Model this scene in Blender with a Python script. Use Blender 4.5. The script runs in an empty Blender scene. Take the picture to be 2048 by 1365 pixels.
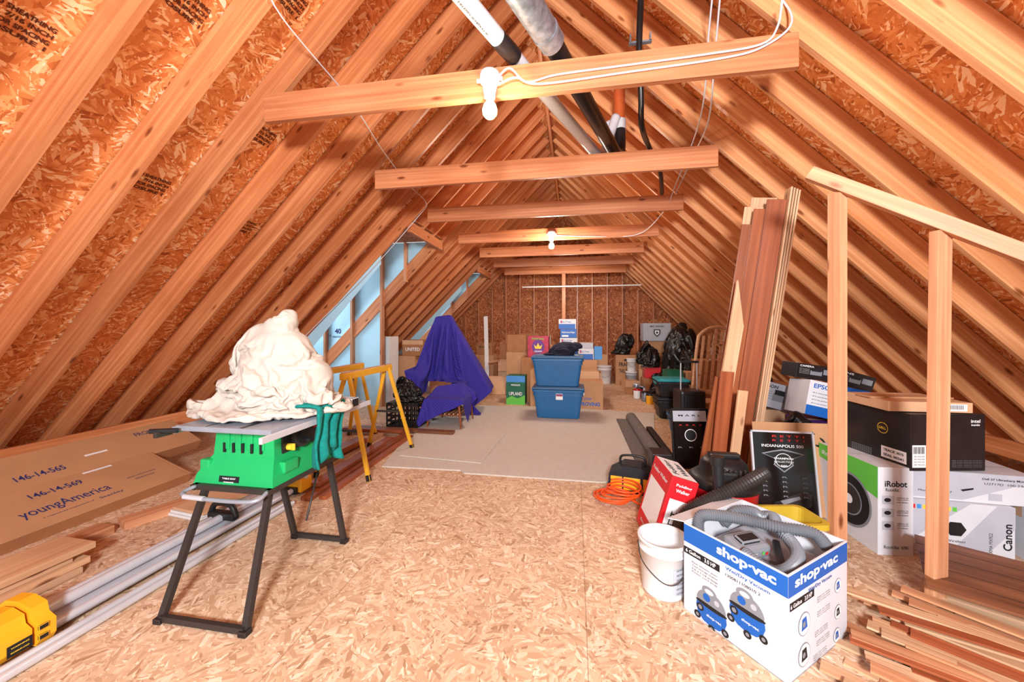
import bpy,bmesh,math,random
from mathutils import Vector,Matrix,noise,Euler
R=random.Random(7)
SC=bpy.context.scene
COL=SC.collection
SC.view_settings.view_transform='Standard'
SC.view_settings.look='None'
RX=-0.40; RZ=4.52   # ridge x, inner ridge height

# ---------------------------------------------------------------- cloth simulated shapes (made first, scene empty)
def rawlump(sph,k=1.0):
    bm=bmesh.new()
    for c in sph:
        rot=Euler(c[6]) if len(c)>6 else Euler((0,0,0))
        bmesh.ops.create_icosphere(bm,subdivisions=3,radius=1,matrix=Matrix.Translation(c[:3])@rot.to_matrix().to_4x4()@Matrix.Diagonal((c[3]*k,c[4]*k,c[5]*k,1)))
    me=bpy.data.meshes.new('tmp'); bm.to_mesh(me); bm.free(); return me
def lump(sph,vox,k=1.0):
    ob=bpy.data.objects.new('tmp',rawlump(sph,k)); COL.objects.link(ob)
    m=ob.modifiers.new('r','REMESH'); m.mode='VOXEL'; m.voxel_size=vox
    bpy.context.view_layer.update(); dg=bpy.context.evaluated_depsgraph_get()
    me2=bpy.data.meshes.new_from_object(ob.evaluated_get(dg)); bpy.data.objects.remove(ob); return me2
def collider(me):
    o=bpy.data.objects.new('col',me); COL.objects.link(o); o.modifiers.new('c','COLLISION'); o.collision.thickness_outer=.008; o.collision.cloth_friction=30; return o
def boxmesh(c,s):
    bm=bmesh.new(); bmesh.ops.create_cube(bm,size=1,matrix=Matrix.Translation(c)@Matrix.Diagonal((*s,1))); bmesh.ops.subdivide_edges(bm,edges=bm.edges[:],cuts=3,use_grid_fill=True); me=bpy.data.meshes.new('b'); bm.to_mesh(me); bm.free(); return me
def planemesh(z): me=bpy.data.meshes.new('p'); me.from_pydata([(-9,-9,z),(9,-9,z),(9,9,z),(-9,9,z)],[],[(0,1,2,3)]); return me
def sim(me,frames,cols,grow=0,bend=.3,grav=1,seed=1,jit=.004,tens=15,q=7):
    for v in me.vertices: v.co+=noise.noise_vector(v.co*9+Vector((seed,0,0)))*jit*2
    ob=bpy.data.objects.new('cl',me); COL.objects.link(ob)
    m=ob.modifiers.new('c','CLOTH'); s=m.settings
    s.quality=q; s.mass=.3; s.tension_stiffness=tens; s.compression_stiffness=tens; s.shear_stiffness=5; s.bending_stiffness=bend; s.air_damping=2
    s.tension_damping=5; s.compression_damping=5; s.shrink_min=-grow; s.effector_weights.gravity=grav
    cs=m.collision_settings; cs.use_collision=True; cs.use_self_collision=True; cs.self_distance_min=.005; cs.distance_min=.008; cs.collision_quality=3
    m.point_cache.frame_start=1; m.point_cache.frame_end=frames+1
    os=[collider(c) for c in cols]
    for f in range(1,frames+1): SC.frame_set(f)
    dg=bpy.context.evaluated_depsgraph_get(); r=bpy.data.meshes.new_from_object(ob.evaluated_get(dg))
    bpy.data.objects.remove(ob)
    for o in os: bpy.data.objects.remove(o)
    SC.frame_set(1); return r
def fit(me,w,d,h):
    lo=[min(v.co[i] for v in me.vertices) for i in range(3)]; hi=[max(v.co[i] for v in me.vertices) for i in range(3)]; t=(w,d,h)
    for v in me.vertices:
        for i in range(3): v.co[i]=(v.co[i]-(lo[i] if i==2 else (lo[i]+hi[i])/2))*t[i]/(hi[i]-lo[i])
    return me
def gridmesh(cx,cy,z,w,d,n,rot=0):
    bm=bmesh.new(); bmesh.ops.create_grid(bm,x_segments=int(n*w),y_segments=int(n*d),size=.5,matrix=Matrix.Translation((cx,cy,z))@Matrix.Rotation(rot,4,'Z')@Matrix.Diagonal((w,d,1,1))); me=bpy.data.meshes.new('g'); bm.to_mesh(me); bm.free(); return me
sph=[(-.02,.0,.08,.38,.31,.09),(-.26,-.10,.07,.16,.16,.07,(0,.15,0)),(.24,.05,.12,.18,.22,.12),
     (.02,.02,.22,.34,.27,.09,(0,.10,0)),(-.05,.0,.34,.30,.24,.08,(0,-.16,0)),(.14,.02,.34,.20,.2,.10,(0,.35,0)),
     (.04,.02,.46,.25,.19,.08,(0,.15,0)),(.07,.0,.57,.10,.10,.06,(0,-.5,0)),(-.18,.03,.50,.10,.13,.07,(0,-.3,0)),(.31,.06,.22,.12,.17,.12,(0,.7,0)),(-.34,-.12,.12,.06,.12,.06,(0,-.9,0))]
tarp_me=fit(sim(lump(sph,.017),26,[lump(sph,.028,.80),planemesh(-.012)],grow=.65,bend=.05),.86,.66,.60)
b1=[(0,0,.22,.28,.24,.22),(.15,0,.16,.2,.2,.16),(-.05,0,.45,.06,.06,.10)]
bag_a=fit(sim(lump(b1,.021),22,[lump(b1,.03,.75),planemesh(-.012)],grow=.75,bend=.02),1,1,1)
b2=[(0,0,.30,.26,.22,.30),(-.16,.05,.16,.18,.2,.15),(.12,0,.48,.12,.12,.16)]
bag_b=fit(sim(lump(b2,.023),20,[lump(b2,.03,.75),planemesh(-.012)],grow=.7,bend=.03,seed=6),1,1,1)
def frustum(pb,pt):
    bm=bmesh.new(); V=[bm.verts.new(p) for p in pb+pt]
    for f in((3,2,1,0),(4,5,6,7),(0,1,5,4),(1,2,6,5),(2,3,7,6),(3,0,4,7)): bm.faces.new([V[i] for i in f])
    bmesh.ops.subdivide_edges(bm,edges=bm.edges[:],cuts=3,use_grid_fill=True); bmesh.ops.recalc_face_normals(bm,faces=bm.faces[:])
    me=bpy.data.meshes.new('c'); bm.to_mesh(me); bm.free(); return me
def blanket1(w,rt,n):
    back=frustum([(-2.44,5.55,0),(rt,5.70,0),(rt-.02,6.1,0),(-2.40,6.15,0)],[(-2.22,5.78,1.50),(-2.00,5.80,1.53),(-2.02,5.95,1.53),(-2.20,5.95,1.50)])
    return sim(gridmesh(-1.90,5.70,1.64,w,2.0,30,.12),n,[back,boxmesh((-2.55,5.50,.34),(.46,.44,.68)),boxmesh((-1.95,5.40,.25),(.6,.36,.50)),planemesh(.012)],bend=.25)
blk1=blanket1(2.4,-1.10,48)
if max(v.co.z for v in blk1.vertices)<1.2: blk1=blanket1(2.3,-1.22,44)
blk2=sim(gridmesh(-1.76,4.98,.62,1.05,1.0,46,.35),26,[boxmesh((-1.70,5.0,.192),(.52,.62,.386)),lump([(-1.60,5.1,.42,.12,.12,.13),(-1.85,5.0,.4,.1,.1,.12)],.03),planemesh(.012)],bend=.2)

# ---------------------------------------------------------------- materials
def nm(name):
    m=bpy.data.materials.new(name); m.use_nodes=True
    nt=m.node_tree; b=nt.nodes['Principled BSDF']
    return m,nt,b
def ramp(nt,stops,interp='LINEAR'):
    n=nt.nodes.new('ShaderNodeValToRGB'); cr=n.color_ramp; cr.interpolation=interp
    while len(cr.elements)<len(stops): cr.elements.new(.5)
    for e,(p,c) in zip(cr.elements,stops):
        e.position=p; e.color=(c[0],c[1],c[2],1)
    return n
def S(r,g,b):
    f=lambda c:(c/255/12.92) if c/255<=.04045 else ((c/255+.055)/1.055)**2.4
    return (f(r),f(g),f(b))
def mixmul(nt,a,b,fac=1.0):
    n=nt.nodes.new('ShaderNodeMix'); n.data_type='RGBA'; n.blend_type='MULTIPLY'
    n.inputs[0].default_value=fac
    nt.links.new(a,n.inputs[6]); nt.links.new(b,n.inputs[7]); return n
def M(name,col,rough=.55,metal=0,var=.10,scale=9,bump=0,spec=.4,emit=0):
    m,nt,b=nm(name); L=nt.links.new
    tc=nt.nodes.new('ShaderNodeTexCoord')
    nz=nt.nodes.new('ShaderNodeTexNoise'); nz.inputs['Scale'].default_value=scale; nz.inputs['Detail'].default_value=5
    L(tc.outputs['Object'],nz.inputs['Vector'])
    lo=tuple(c*(1-var) for c in col); hi=tuple(min(1,c*(1+var)) for c in col)
    rp=ramp(nt,[(.3,lo),(.7,hi)]); L(nz.outputs[0],rp.inputs[0]); L(rp.outputs[0],b.inputs['Base Color'])
    b.inputs['Roughness'].default_value=rough; b.inputs['Metallic'].default_value=metal
    b.inputs['Specular IOR Level'].default_value=spec
    if bump:
        bp=nt.nodes.new('ShaderNodeBump'); bp.inputs['Strength'].default_value=bump; bp.inputs['Distance'].default_value=.01
        n2=nt.nodes.new('ShaderNodeTexNoise'); n2.inputs['Scale'].default_value=scale*8; n2.inputs['Detail'].default_value=4
        L(tc.outputs['Object'],n2.inputs['Vector']); L(n2.outputs[0],bp.inputs['Height']); L(bp.outputs[0],b.inputs['Normal'])
    if emit:
        b.inputs['Emission Color'].default_value=(col[0],col[1],col[2],1); b.inputs['Emission Strength'].default_value=emit
    return m
def OSB(name,stops,seam=False,rough=.6,scale=1.0,patch=((.82,.79,.76),(1.08,1.08,1.08))):
    m,nt,b=nm(name); L=nt.links.new
    tc=nt.nodes.new('ShaderNodeTexCoord')
    nz=nt.nodes.new('ShaderNodeTexNoise'); nz.inputs['Scale'].default_value=22; nz.inputs['Detail'].default_value=3
    L(tc.outputs['Object'],nz.inputs['Vector'])
    wp=nt.nodes.new('ShaderNodeVectorMath'); wp.operation='MULTIPLY_ADD'
    wp.inputs[1].default_value=(.014,.014,.014); L(nz.outputs['Color'],wp.inputs[0]); L(tc.outputs['Object'],wp.inputs[2])
    def layer(cs,off,sx,sy):
        ad=nt.nodes.new('ShaderNodeVectorMath'); ad.inputs[1].default_value=off; L(wp.outputs[0],ad.inputs[0])
        v1=nt.nodes.new('ShaderNodeTexVoronoi'); v1.inputs['Scale'].default_value=cs; L(ad.outputs[0],v1.inputs['Vector'])
        sp=nt.nodes.new('ShaderNodeSeparateColor'); L(v1.outputs['Color'],sp.inputs[0])
        mu=nt.nodes.new('ShaderNodeMath'); mu.operation='MULTIPLY'; mu.inputs[1].default_value=3.14; L(sp.outputs[0],mu.inputs[0])
        vr=nt.nodes.new('ShaderNodeVectorRotate'); vr.rotation_type='Z_AXIS'; L(ad.outputs[0],vr.inputs['Vector']); L(mu.outputs[0],vr.inputs['Angle'])
        mp=nt.nodes.new('ShaderNodeMapping'); mp.inputs['Scale'].default_value=(sx,sy,20); L(vr.outputs[0],mp.inputs[0])
        v2=nt.nodes.new('ShaderNodeTexVoronoi'); v2.inputs['Scale'].default_value=1; L(mp.outputs[0],v2.inputs['Vector'])
        s2=nt.nodes.new('ShaderNodeSeparateColor'); L(v2.outputs['Color'],s2.inputs[0])
        return s2
    a=layer(9*scale,(0,0,0),9*scale,46*scale); c=layer(11*scale,(3.3,7.1,0),12*scale,62*scale); e=layer(16*scale,(1.3,-4.1,0),20*scale,95*scale)
    def sel(x,y,ctl,t):
        gt=nt.nodes.new('ShaderNodeMath'); gt.operation='GREATER_THAN'; gt.inputs[1].default_value=t; L(ctl,gt.inputs[0])
        mx=nt.nodes.new('ShaderNodeMix'); L(gt.outputs[0],mx.inputs[0]); L(x,mx.inputs[2]); L(y,mx.inputs[3]); return mx.outputs[0]
    m1=sel(a.outputs[0],c.outputs[0],a.outputs[1],.5); m2=sel(m1,e.outputs[0],c.outputs[1],.65)
    rp=ramp(nt,stops); L(m2,rp.inputs[0])
    n3=nt.nodes.new('ShaderNodeTexNoise'); n3.inputs['Scale'].default_value=1.3; n3.inputs['Detail'].default_value=7; L(tc.outputs['Object'],n3.inputs['Vector'])
    r3=ramp(nt,[(.3,patch[0]),(.65,patch[1])]); L(n3.outputs[0],r3.inputs[0])
    o=mixmul(nt,rp.outputs[0],r3.outputs[0]); res=o.outputs[2]
    if seam:
        sx=nt.nodes.new('ShaderNodeSeparateXYZ'); L(tc.outputs['Object'],sx.inputs[0])
        def line(sock,off,per,w):
            a1=nt.nodes.new('ShaderNodeMath'); a1.operation='ADD'; a1.inputs[1].default_value=off; L(sock,a1.inputs[0])
            a2=nt.nodes.new('ShaderNodeMath'); a2.operation='PINGPONG'; a2.inputs[1].default_value=per/2; L(a1.outputs[0],a2.inputs[0])
            a3=nt.nodes.new('ShaderNodeMath'); a3.operation='LESS_THAN'; a3.inputs[1].default_value=w; L(a2.outputs[0],a3.inputs[0]); return a3.outputs[0]
        l1=line(sx.outputs[0],seam[0],seam[1],.0022); l2=line(sx.outputs[1],seam[2],seam[3],.0022)
        mm=nt.nodes.new('ShaderNodeMath'); mm.operation='MAXIMUM'; L(l1,mm.inputs[0]); L(l2,mm.inputs[1])
        m4=nt.nodes.new('ShaderNodeMix'); m4.data_type='RGBA'; m4.inputs[7].default_value=(.22,.12,.07,1)
        mf=nt.nodes.new('ShaderNodeMath'); mf.operation='MULTIPLY'; mf.inputs[1].default_value=.6; L(mm.outputs[0],mf.inputs[0]); L(mf.outputs[0],m4.inputs[0])
        L(res,m4.inputs[6]); res=m4.outputs[2]
    L(res,b.inputs['Base Color']); b.inputs['Roughness'].default_value=rough; b.inputs['Specular IOR Level'].default_value=.3
    bp=nt.nodes.new('ShaderNodeBump'); bp.inputs['Strength'].default_value=.2; bp.inputs['Distance'].default_value=.004
    L(m2,bp.inputs['Height']); L(bp.outputs[0],b.inputs['Normal'])
    return m
def WOOD(name,c1,c2,rough=.5,gs=(.55,20,20),knots=True,rnd=.14,spec=.35):
    m,nt,b=nm(name); L=nt.links.new
    tc=nt.nodes.new('ShaderNodeTexCoord'); oi=nt.nodes.new('ShaderNodeObjectInfo')
    cm=nt.nodes.new('ShaderNodeVectorMath'); cm.operation='MULTIPLY_ADD'; cm.inputs[1].default_value=(9,7,5)
    cb=nt.nodes.new('ShaderNodeCombineXYZ')
    for i in range(3): L(oi.outputs['Random'],cb.inputs[i])
    L(cb.outputs[0],cm.inputs[0]); L(tc.outputs['Object'],cm.inputs[2])
    mp=nt.nodes.new('ShaderNodeMapping'); mp.inputs['Scale'].default_value=gs; L(cm.outputs[0],mp.inputs[0])
    nz=nt.nodes.new('ShaderNodeTexNoise'); nz.inputs['Scale'].default_value=1.8; nz.inputs['Detail'].default_value=8; nz.inputs['Distortion'].default_value=.15
    L(mp.outputs[0],nz.inputs['Vector'])
    rp=ramp(nt,[(.3,tuple(p*.85+q*.15 for p,q in zip(c1,c2))),(.5,tuple((p+q)/2 for p,q in zip(c1,c2))),(.7,c2)]); L(nz.outputs[0],rp.inputs[0])
    res=rp.outputs[0]
    if knots:
        mk=nt.nodes.new('ShaderNodeMapping'); mk.inputs['Scale'].default_value=(2.8,8,8); L(cm.outputs[0],mk.inputs[0])
        vo=nt.nodes.new('ShaderNodeTexVoronoi'); vo.inputs['Scale'].default_value=1; L(mk.outputs[0],vo.inputs['Vector'])
        kr=ramp(nt,[(.0,(.22,.11,.07)),(.08,(.45,.32,.26)),(.15,(1,1,1))]); L(vo.outputs['Distance'],kr.inputs[0])
        res=mixmul(nt,res,kr.outputs[0]).outputs[2]
        n5=nt.nodes.new('ShaderNodeTexNoise'); n5.inputs['Scale'].default_value=1.1; n5.inputs['Detail'].default_value=3; L(cm.outputs[0],n5.inputs['Vector'])
        r5=ramp(nt,[(.35,(.84,.72,.64)),(.6,(1,1,1))]); L(n5.outputs[0],r5.inputs[0]); res=mixmul(nt,res,r5.outputs[0],.7).outputs[2]
    mr=nt.nodes.new('ShaderNodeMapRange'); mr.inputs[3].default_value=1-rnd; mr.inputs[4].default_value=1+rnd; L(oi.outputs['Random'],mr.inputs[0])
    hv=nt.nodes.new('ShaderNodeHueSaturation'); L(mr.outputs[0],hv.inputs['Value']); L(res,hv.inputs['Color'])
    L(hv.outputs[0],b.inputs['Base Color']); b.inputs['Roughness'].default_value=rough; b.inputs['Specular IOR Level'].default_value=spec
    bp=nt.nodes.new('ShaderNodeBump'); bp.inputs['Strength'].default_value=.1; bp.inputs['Distance'].default_value=.003
    L(nz.outputs[0],bp.inputs['Height']); L(bp.outputs[0],b.inputs['Normal'])
    return m
def STRIPE(name,col,col2,scale,rough=.8,axis='X',bump=.5):
    m,nt,b=nm(name); L=nt.links.new
    tc=nt.nodes.new('ShaderNodeTexCoord'); w=nt.nodes.new('ShaderNodeTexWave'); w.bands_direction=axis
    w.inputs['Scale'].default_value=scale; w.inputs['Distortion'].default_value=3; w.inputs['Detail'].default_value=2
    L(tc.outputs['Object'],w.inputs['Vector']); rp=ramp(nt,[(.0,col2),(.35,col),(1,col)]); L(w.outputs[0],rp.inputs[0])
    L(rp.outputs[0],b.inputs['Base Color']); b.inputs['Roughness'].default_value=rough
    bp=nt.nodes.new('ShaderNodeBump'); bp.inputs['Strength'].default_value=bump; bp.inputs['Distance'].default_value=.01
    L(w.outputs[0],bp.inputs['Height']); L(bp.outputs[0],b.inputs['Normal']); return m

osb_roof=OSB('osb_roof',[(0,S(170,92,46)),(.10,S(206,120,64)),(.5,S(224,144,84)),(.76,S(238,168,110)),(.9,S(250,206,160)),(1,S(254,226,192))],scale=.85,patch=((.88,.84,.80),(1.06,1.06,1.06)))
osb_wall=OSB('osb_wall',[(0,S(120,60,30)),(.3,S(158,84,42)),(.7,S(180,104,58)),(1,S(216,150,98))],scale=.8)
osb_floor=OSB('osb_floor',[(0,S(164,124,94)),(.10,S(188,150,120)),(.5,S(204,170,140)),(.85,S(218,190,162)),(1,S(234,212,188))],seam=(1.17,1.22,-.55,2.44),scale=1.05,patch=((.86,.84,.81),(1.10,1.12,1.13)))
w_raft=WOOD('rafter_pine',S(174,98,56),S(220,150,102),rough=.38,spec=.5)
w_raftR=WOOD('rafter_pine_flash_lit',S(188,116,70),S(232,174,124),rough=.34,spec=.5)  # right rafters: same pine, with the flash brightness put into the paler colour
w_tie=WOOD('tie_pine',S(168,98,60),S(212,146,104),rough=.45)
w_stud=WOOD('stud_pine',S(168,110,76),S(214,160,122),rough=.5)
w_pale=WOOD('pale_board',S(196,150,112),S(228,190,154),rough=.5,rnd=.08)
w_edge=WOOD('ply_edge',S(168,124,90),S(218,182,146),rough=.6,gs=(1,60,60),knots=False)
w_brown=WOOD('brown_door_wood',S(118,58,30),S(166,94,56),rough=.32,knots=False)
w_red=WOOD('reddish_trim',S(126,62,36),S(170,94,58),rough=.4,knots=False)
w_floorb=WOOD('floor_plank',S(164,106,72),S(214,158,118),rough=.45,knots=False,rnd=.25)
w_dark=WOOD('dark_walnut',S(84,50,32),S(136,88,60),rough=.35,knots=False,gs=(1.5,12,12))
w_grey=WOOD('old_lumber',S(176,134,102),S(216,180,148),rough=.7)
card=M('cardboard',S(186,138,100),.8,var=.07)
card2=M('cardboard_light',S(206,162,126),.8,var=.06)
card3=M('cardboard_dark',S(162,110,72),.8,var=.08)
cardL=M('furniture_cardboard',S(182,136,98),.8,var=.06,scale=4)
cardin=M('cardboard_inside',S(160,110,78),.85)
white=M('white_paint',S(224,224,226),.5,var=.03)
wht2=M('white_carton',S(208,210,217),.55,var=.04)
greyc=M('grey_carton',S(178,180,191),.55,var=.05)
black=M('black_plastic',S(28,28,30),.4,var=.2)
blkc=M('black_carton',S(34,30,32),.38,var=.2)
bag=M('black_bag',S(16,16,18),.32,var=.3,spec=.5)
alu=M('aluminium',S(206,209,217),.36,metal=.3,var=.06)
alut=M('cast_aluminium',S(152,158,170),.42,metal=.3,var=.10)
galv=M('galvanised',S(140,146,157),.35,metal=.5,var=.4,scale=22)
dmet=M('dark_steel',S(64,58,56),.45,metal=.4,var=.15)
chrome=M('chrome',S(205,206,212),.25,metal=.4,var=.03)
green=M('saw_green',S(28,166,94),.4,var=.06)
yellow=M('sawhorse_yellow',S(220,164,38),.45,var=.06)
dyel=M('tool_yellow',S(236,170,34),.4,var=.05)
teal=M('teal_cloth',S(0,128,120),.9,var=.2,scale=40,bump=.6)
tealp=M('teal_plastic',S(40,150,160),.4)
canvas=M('canvas',S(190,180,170),.85,var=.05,bump=.12)
blueb=STRIPE('moving_blanket',S(50,38,148),S(32,24,110),14,.85,'DIAGONAL',.25)
bluep=M('bin_blue',S(34,98,150),.35,var=.06)
bluel=M('bin_lid_blue',S(44,92,134),.35,var=.06)
foam=M('blue_foam',S(176,220,242),.7,var=.04,scale=3)
carpet=M('carpet',S(202,192,182),.95,var=.06,scale=30,bump=.5)
carpg=M('carpet_grey',S(120,110,104),.95,var=.2,scale=40,bump=.9)
red=M('red_carton',S(206,28,38),.4,var=.05)
redp=M('red_plastic',S(170,18,26),.35)
orange=M('orange_cord',S(232,82,28),.4)
svblue=M('print_blue',S(20,92,178),.45,var=.03)
ink=M('print_black',S(24,24,28),.6,var=.02)
navy=M('print_navy',S(36,46,110),.6,var=.02)
inkw=M('print_white',S(232,232,235),.5,var=.01)
inkg=M('print_grey',S(130,134,142),.5,var=.02)
hoseg=M('hose_grey',S(110,114,122),.4,var=.08)
inkr=M('print_red',S(205,40,44),.5,var=.02)
inky=M('print_yellow',S(236,200,60),.5,var=.02)
ltgreen=M('print_green',S(96,190,70),.5,var=.02)
dgreen=M('carton_green',S(24,96,70),.5,var=.1)
purple=M('carton_purple',S(96,44,130),.5,var=.1)
magenta=M('carton_red_purple',S(170,40,70),.5,var=.25,scale=20)
sky=M('carton_skyblue',S(70,140,210),.5,var=.08)
ybin=M('yellow_tub',S(196,166,50),.45,var=.06)
pvc=M('pvc_white',S(210,210,216),.3,var=.03)
abs_=M('abs_black',S(30,28,30),.3,var=.15)
copper=M('copper_orange',S(200,96,50),.4,var=.1)
bulbm=M('bulb_glow',(1,.80,.42),.3,var=0,emit=9)
stamp=M('stamp_ink',S(84,38,18),.8,var=.1)
glassk=M('poster_black',S(16,15,18),.12,spec=.6,var=.1)
leath=M('nylon_bag',S(24,26,34),.6,var=.2)
dgar=M('dark_garment_cloth',S(28,28,48),.9)

# ---------------------------------------------------------------- mesh builder
_tc={}
def textmesh(s,bold):
    k=(s,bold)
    if k in _tc: return _tc[k]
    cu=bpy.data.curves.new('t','FONT'); cu.body=s; cu.size=1; cu.align_x='CENTER'; cu.align_y='CENTER'; cu.offset=bold; cu.resolution_u=3
    ob=bpy.data.objects.new('t',cu); COL.objects.link(ob); bpy.context.view_layer.update()
    dg=bpy.context.evaluated_depsgraph_get(); me=bpy.data.meshes.new_from_object(ob.evaluated_get(dg))
    bpy.data.objects.remove(ob); bpy.data.curves.remove(cu)
    _tc[k]=me; return me
def frame(o,u,v):
    u=Vector(u).normalized(); v=Vector(v).normalized(); n=u.cross(v)
    m=Matrix.Identity(4)
    for i in range(3): m[i][0]=u[i]; m[i][1]=v[i]; m[i][2]=n[i]; m[i][3]=o[i]
    return m
def along(p0,p1,up=(0,0,1)):
    p0=Vector(p0);x=(Vector(p1)-p0).normalized(); up=Vector(up); y=up.cross(x).normalized(); z=x.cross(y)
    m=Matrix.Identity(4)
    for i in range(3): m[i][0]=x[i]; m[i][1]=y[i]; m[i][2]=z[i]; m[i][3]=p0[i]
    return m
def smoothpath(pts,n=6):
    P=[Vector(p) for p in pts]; out=[]
    for i in range(len(P)-1):
        a=P[max(i-1,0)];b=P[i];c=P[i+1];d=P[min(i+2,len(P)-1)]
        for k in range(n):
            t=k/n; out.append(.5*((2*b)+(c-a)*t+(2*a-5*b+4*c-d)*t*t+(3*b-a-3*c+d)*t**3))
    out.append(P[-1]); return out
class MB:
    def __init__(s): s.bm=bmesh.new(); s.m=[]; s.fr={}
    def mi(s,mat):
        if mat not in s.m: s.m.append(mat)
        return s.m.index(mat)
    def box(s,c,sz,mat,rot=(0,0,0),bev=0,mx=None):
        T=(mx or Matrix.Identity(4))@Matrix.Translation(c)@Euler(rot).to_matrix().to_4x4()@Matrix.Diagonal((sz[0],sz[1],sz[2],1))
        r=bmesh.ops.create_cube(s.bm,size=1,matrix=T); vs=r['verts']; i=s.mi(mat)
        es=set(); 
        for v in vs:
            for f in v.link_faces: f.material_index=i
            for e in v.link_edges: es.add(e)
        if bev: bmesh.ops.bevel(s.bm,geom=list(es),offset=bev,segments=2,profile=.6,affect='EDGES')
        return s
    def faces(s,vs,fs,mat,smooth=False,mx=None):
        i=s.mi(mat); V=[s.bm.verts.new(mx@Vector(v) if mx else v) for v in vs]
        for f in fs:
            try:
                q=s.bm.faces.new([V[k] for k in f]); q.material_index=i; q.smooth=smooth
            except ValueError: pass
        return s
    def prism(s,pts,dep,mat,mx=None):
        n=len(pts); vs=[(p[0],p[1],0) for p in pts]+[(p[0],p[1],dep) for p in pts]
        fs=[list(range(n))[::-1],list(range(n,2*n))]+[[k,(k+1)%n,n+(k+1)%n,n+k] for k in range(n)]
        return s.faces(vs,fs,mat,mx=mx)
    def cyl(s,p0,p1,r0,mat,r1=None,seg=16,cap=True):
        r1=r0 if r1 is None else r1
        p0=Vector(p0);p1=Vector(p1); d=(p1-p0).normalized(); a=Vector((0,0,1)) if abs(d.z)<.9 else Vector((1,0,0))
        x=a.cross(d).normalized(); y=d.cross(x); vs=[];fs=[]
        for p,r in((p0,r0),(p1,r1)):
            for k in range(seg):
                t=2*math.pi*k/seg; vs.append(p+x*math.cos(t)*r+y*math.sin(t)*r)
        fs=[[k,(k+1)%seg,seg+(k+1)%seg,seg+k] for k in range(seg)]
        s.faces(vs,fs,mat,True)
        if cap: s.faces(vs,[list(range(seg))[::-1],list(range(seg,2*seg))],mat)
        return s
    def tube(s,pts,r,mat,seg=8,sm=0,corr=0):
        P=smoothpath(pts,sm) if sm else [Vector(p) for p in pts]
        vs=[];n=len(P); x=None
        for i,p in enumerate(P):
            d=(P[min(i+1,n-1)]-P[max(i-1,0)]).normalized()
            if x is None:
                a=Vector((0,0,1)) if abs(d.z)<.9 else Vector((1,0,0)); x=a.cross(d).normalized()
            else: x=(x-d*x.dot(d)).normalized()
            y=d.cross(x); rr=r*(1+(corr if i%2 else -corr)) if corr else r
            for k in range(seg):
                t=2*math.pi*k/seg; vs.append(p+x*math.cos(t)*rr+y*math.sin(t)*rr)
        fs=[[i*seg+k,i*seg+(k+1)%seg,(i+1)*seg+(k+1)%seg,(i+1)*seg+k] for i in range(n-1) for k in range(seg)]
        fs+= [list(range(seg))[::-1],list(range((n-1)*seg,n*seg))]
        return s.faces(vs,fs,mat,not corr)
    def lathe(s,prof,mat,c=(0,0,0),seg=28,smooth=True,sx=1,sy=1,mx=None):
        vs=[];n=len(prof)
        for r,z in prof:
            for k in range(seg):
                t=2*math.pi*k/seg; vs.append((c[0]+r*math.cos(t)*sx,c[1]+r*math.sin(t)*sy,c[2]+z))
        fs=[[i*seg+k,i*seg+(k+1)%seg,(i+1)*seg+(k+1)%seg,(i+1)*seg+k] for i in range(n-1) for k in range(seg)]
        return s.faces(vs,fs,mat,smooth,mx=mx)
    def rect(s,fr,x0,y0,x1,y1,mat,off=.0012):
        return s.faces([fr@Vector(p) for p in((x0,y0,off),(x1,y0,off),(x1,y1,off),(x0,y1,off))],[[0,1,2,3]],mat)
    def fpoly(s,fr,pts,mat,off=.0012):
        return s.faces([fr@Vector((p[0],p[1],off)) for p in pts],[list(range(len(pts)))],mat)
    def disc(s,fr,cx,cy,rx,mat,ry=None,off=.0018,seg=24,a0=0,a1=360):
        ry=ry or rx; A0=math.radians(a0); A1=math.radians(a1); n=seg if a1-a0==360 else seg+1
        return s.fpoly(fr,[(cx+rx*math.cos(A0+(A1-A0)*k/seg),cy+ry*math.sin(A0+(A1-A0)*k/seg)) for k in range(n)],mat,off)
    def text(s,fr,t,x,y,w,h,mat,bold=.02,off=.0024,rot=0,shear=0):
        me=textmesh(t,bold)
        if not me.vertices: return s
        xs=[v.co.x for v in me.vertices]; ys=[v.co.y for v in me.vertices]
        cx=(min(xs)+max(xs))/2; cy=(min(ys)+max(ys))/2; kx=w/(max(xs)-min(xs)); ky=h/(max(ys)-min(ys)) if h else kx
        c,q=math.cos(rot),math.sin(rot); vs=[]
        for v in me.vertices:
            a=(v.co.x-cx)*kx; b=(v.co.y-cy)*ky; a+=b*shear
            vs.append(fr@Vector((x+a*c-b*q,y+a*q+b*c,off)))
        return s.faces(vs,[list(p.vertices) for p in me.polygons],mat)
    def out(s,name,loc=(0,0,0),rot=(0,0,0),label=None,cat=None,parent=None,group=None,kind=None,mx=None):
        me=bpy.data.meshes.new(name); s.bm.to_mesh(me); s.bm.free()
        for m in s.m: me.materials.append(m)
        ob=bpy.data.objects.new(name,me); COL.objects.link(ob)
        if mx is not None: ob.matrix_world=mx
        else: ob.location=loc; ob.rotation_euler=rot
        if parent: ob.parent=parent
        if label: ob['label']=label
        if cat: ob['category']=cat
        if group: ob['group']=group
        if kind: ob['kind']=kind
        return ob
def root(name,loc,rot,label,cat,group=None):
    o=bpy.data.objects.new(name,None); o.empty_display_size=.1; COL.objects.link(o); o.location=loc; o.rotation_euler=rot
    o['label']=label; o['category']=cat
    if group: o['group']=group
    return o
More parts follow.
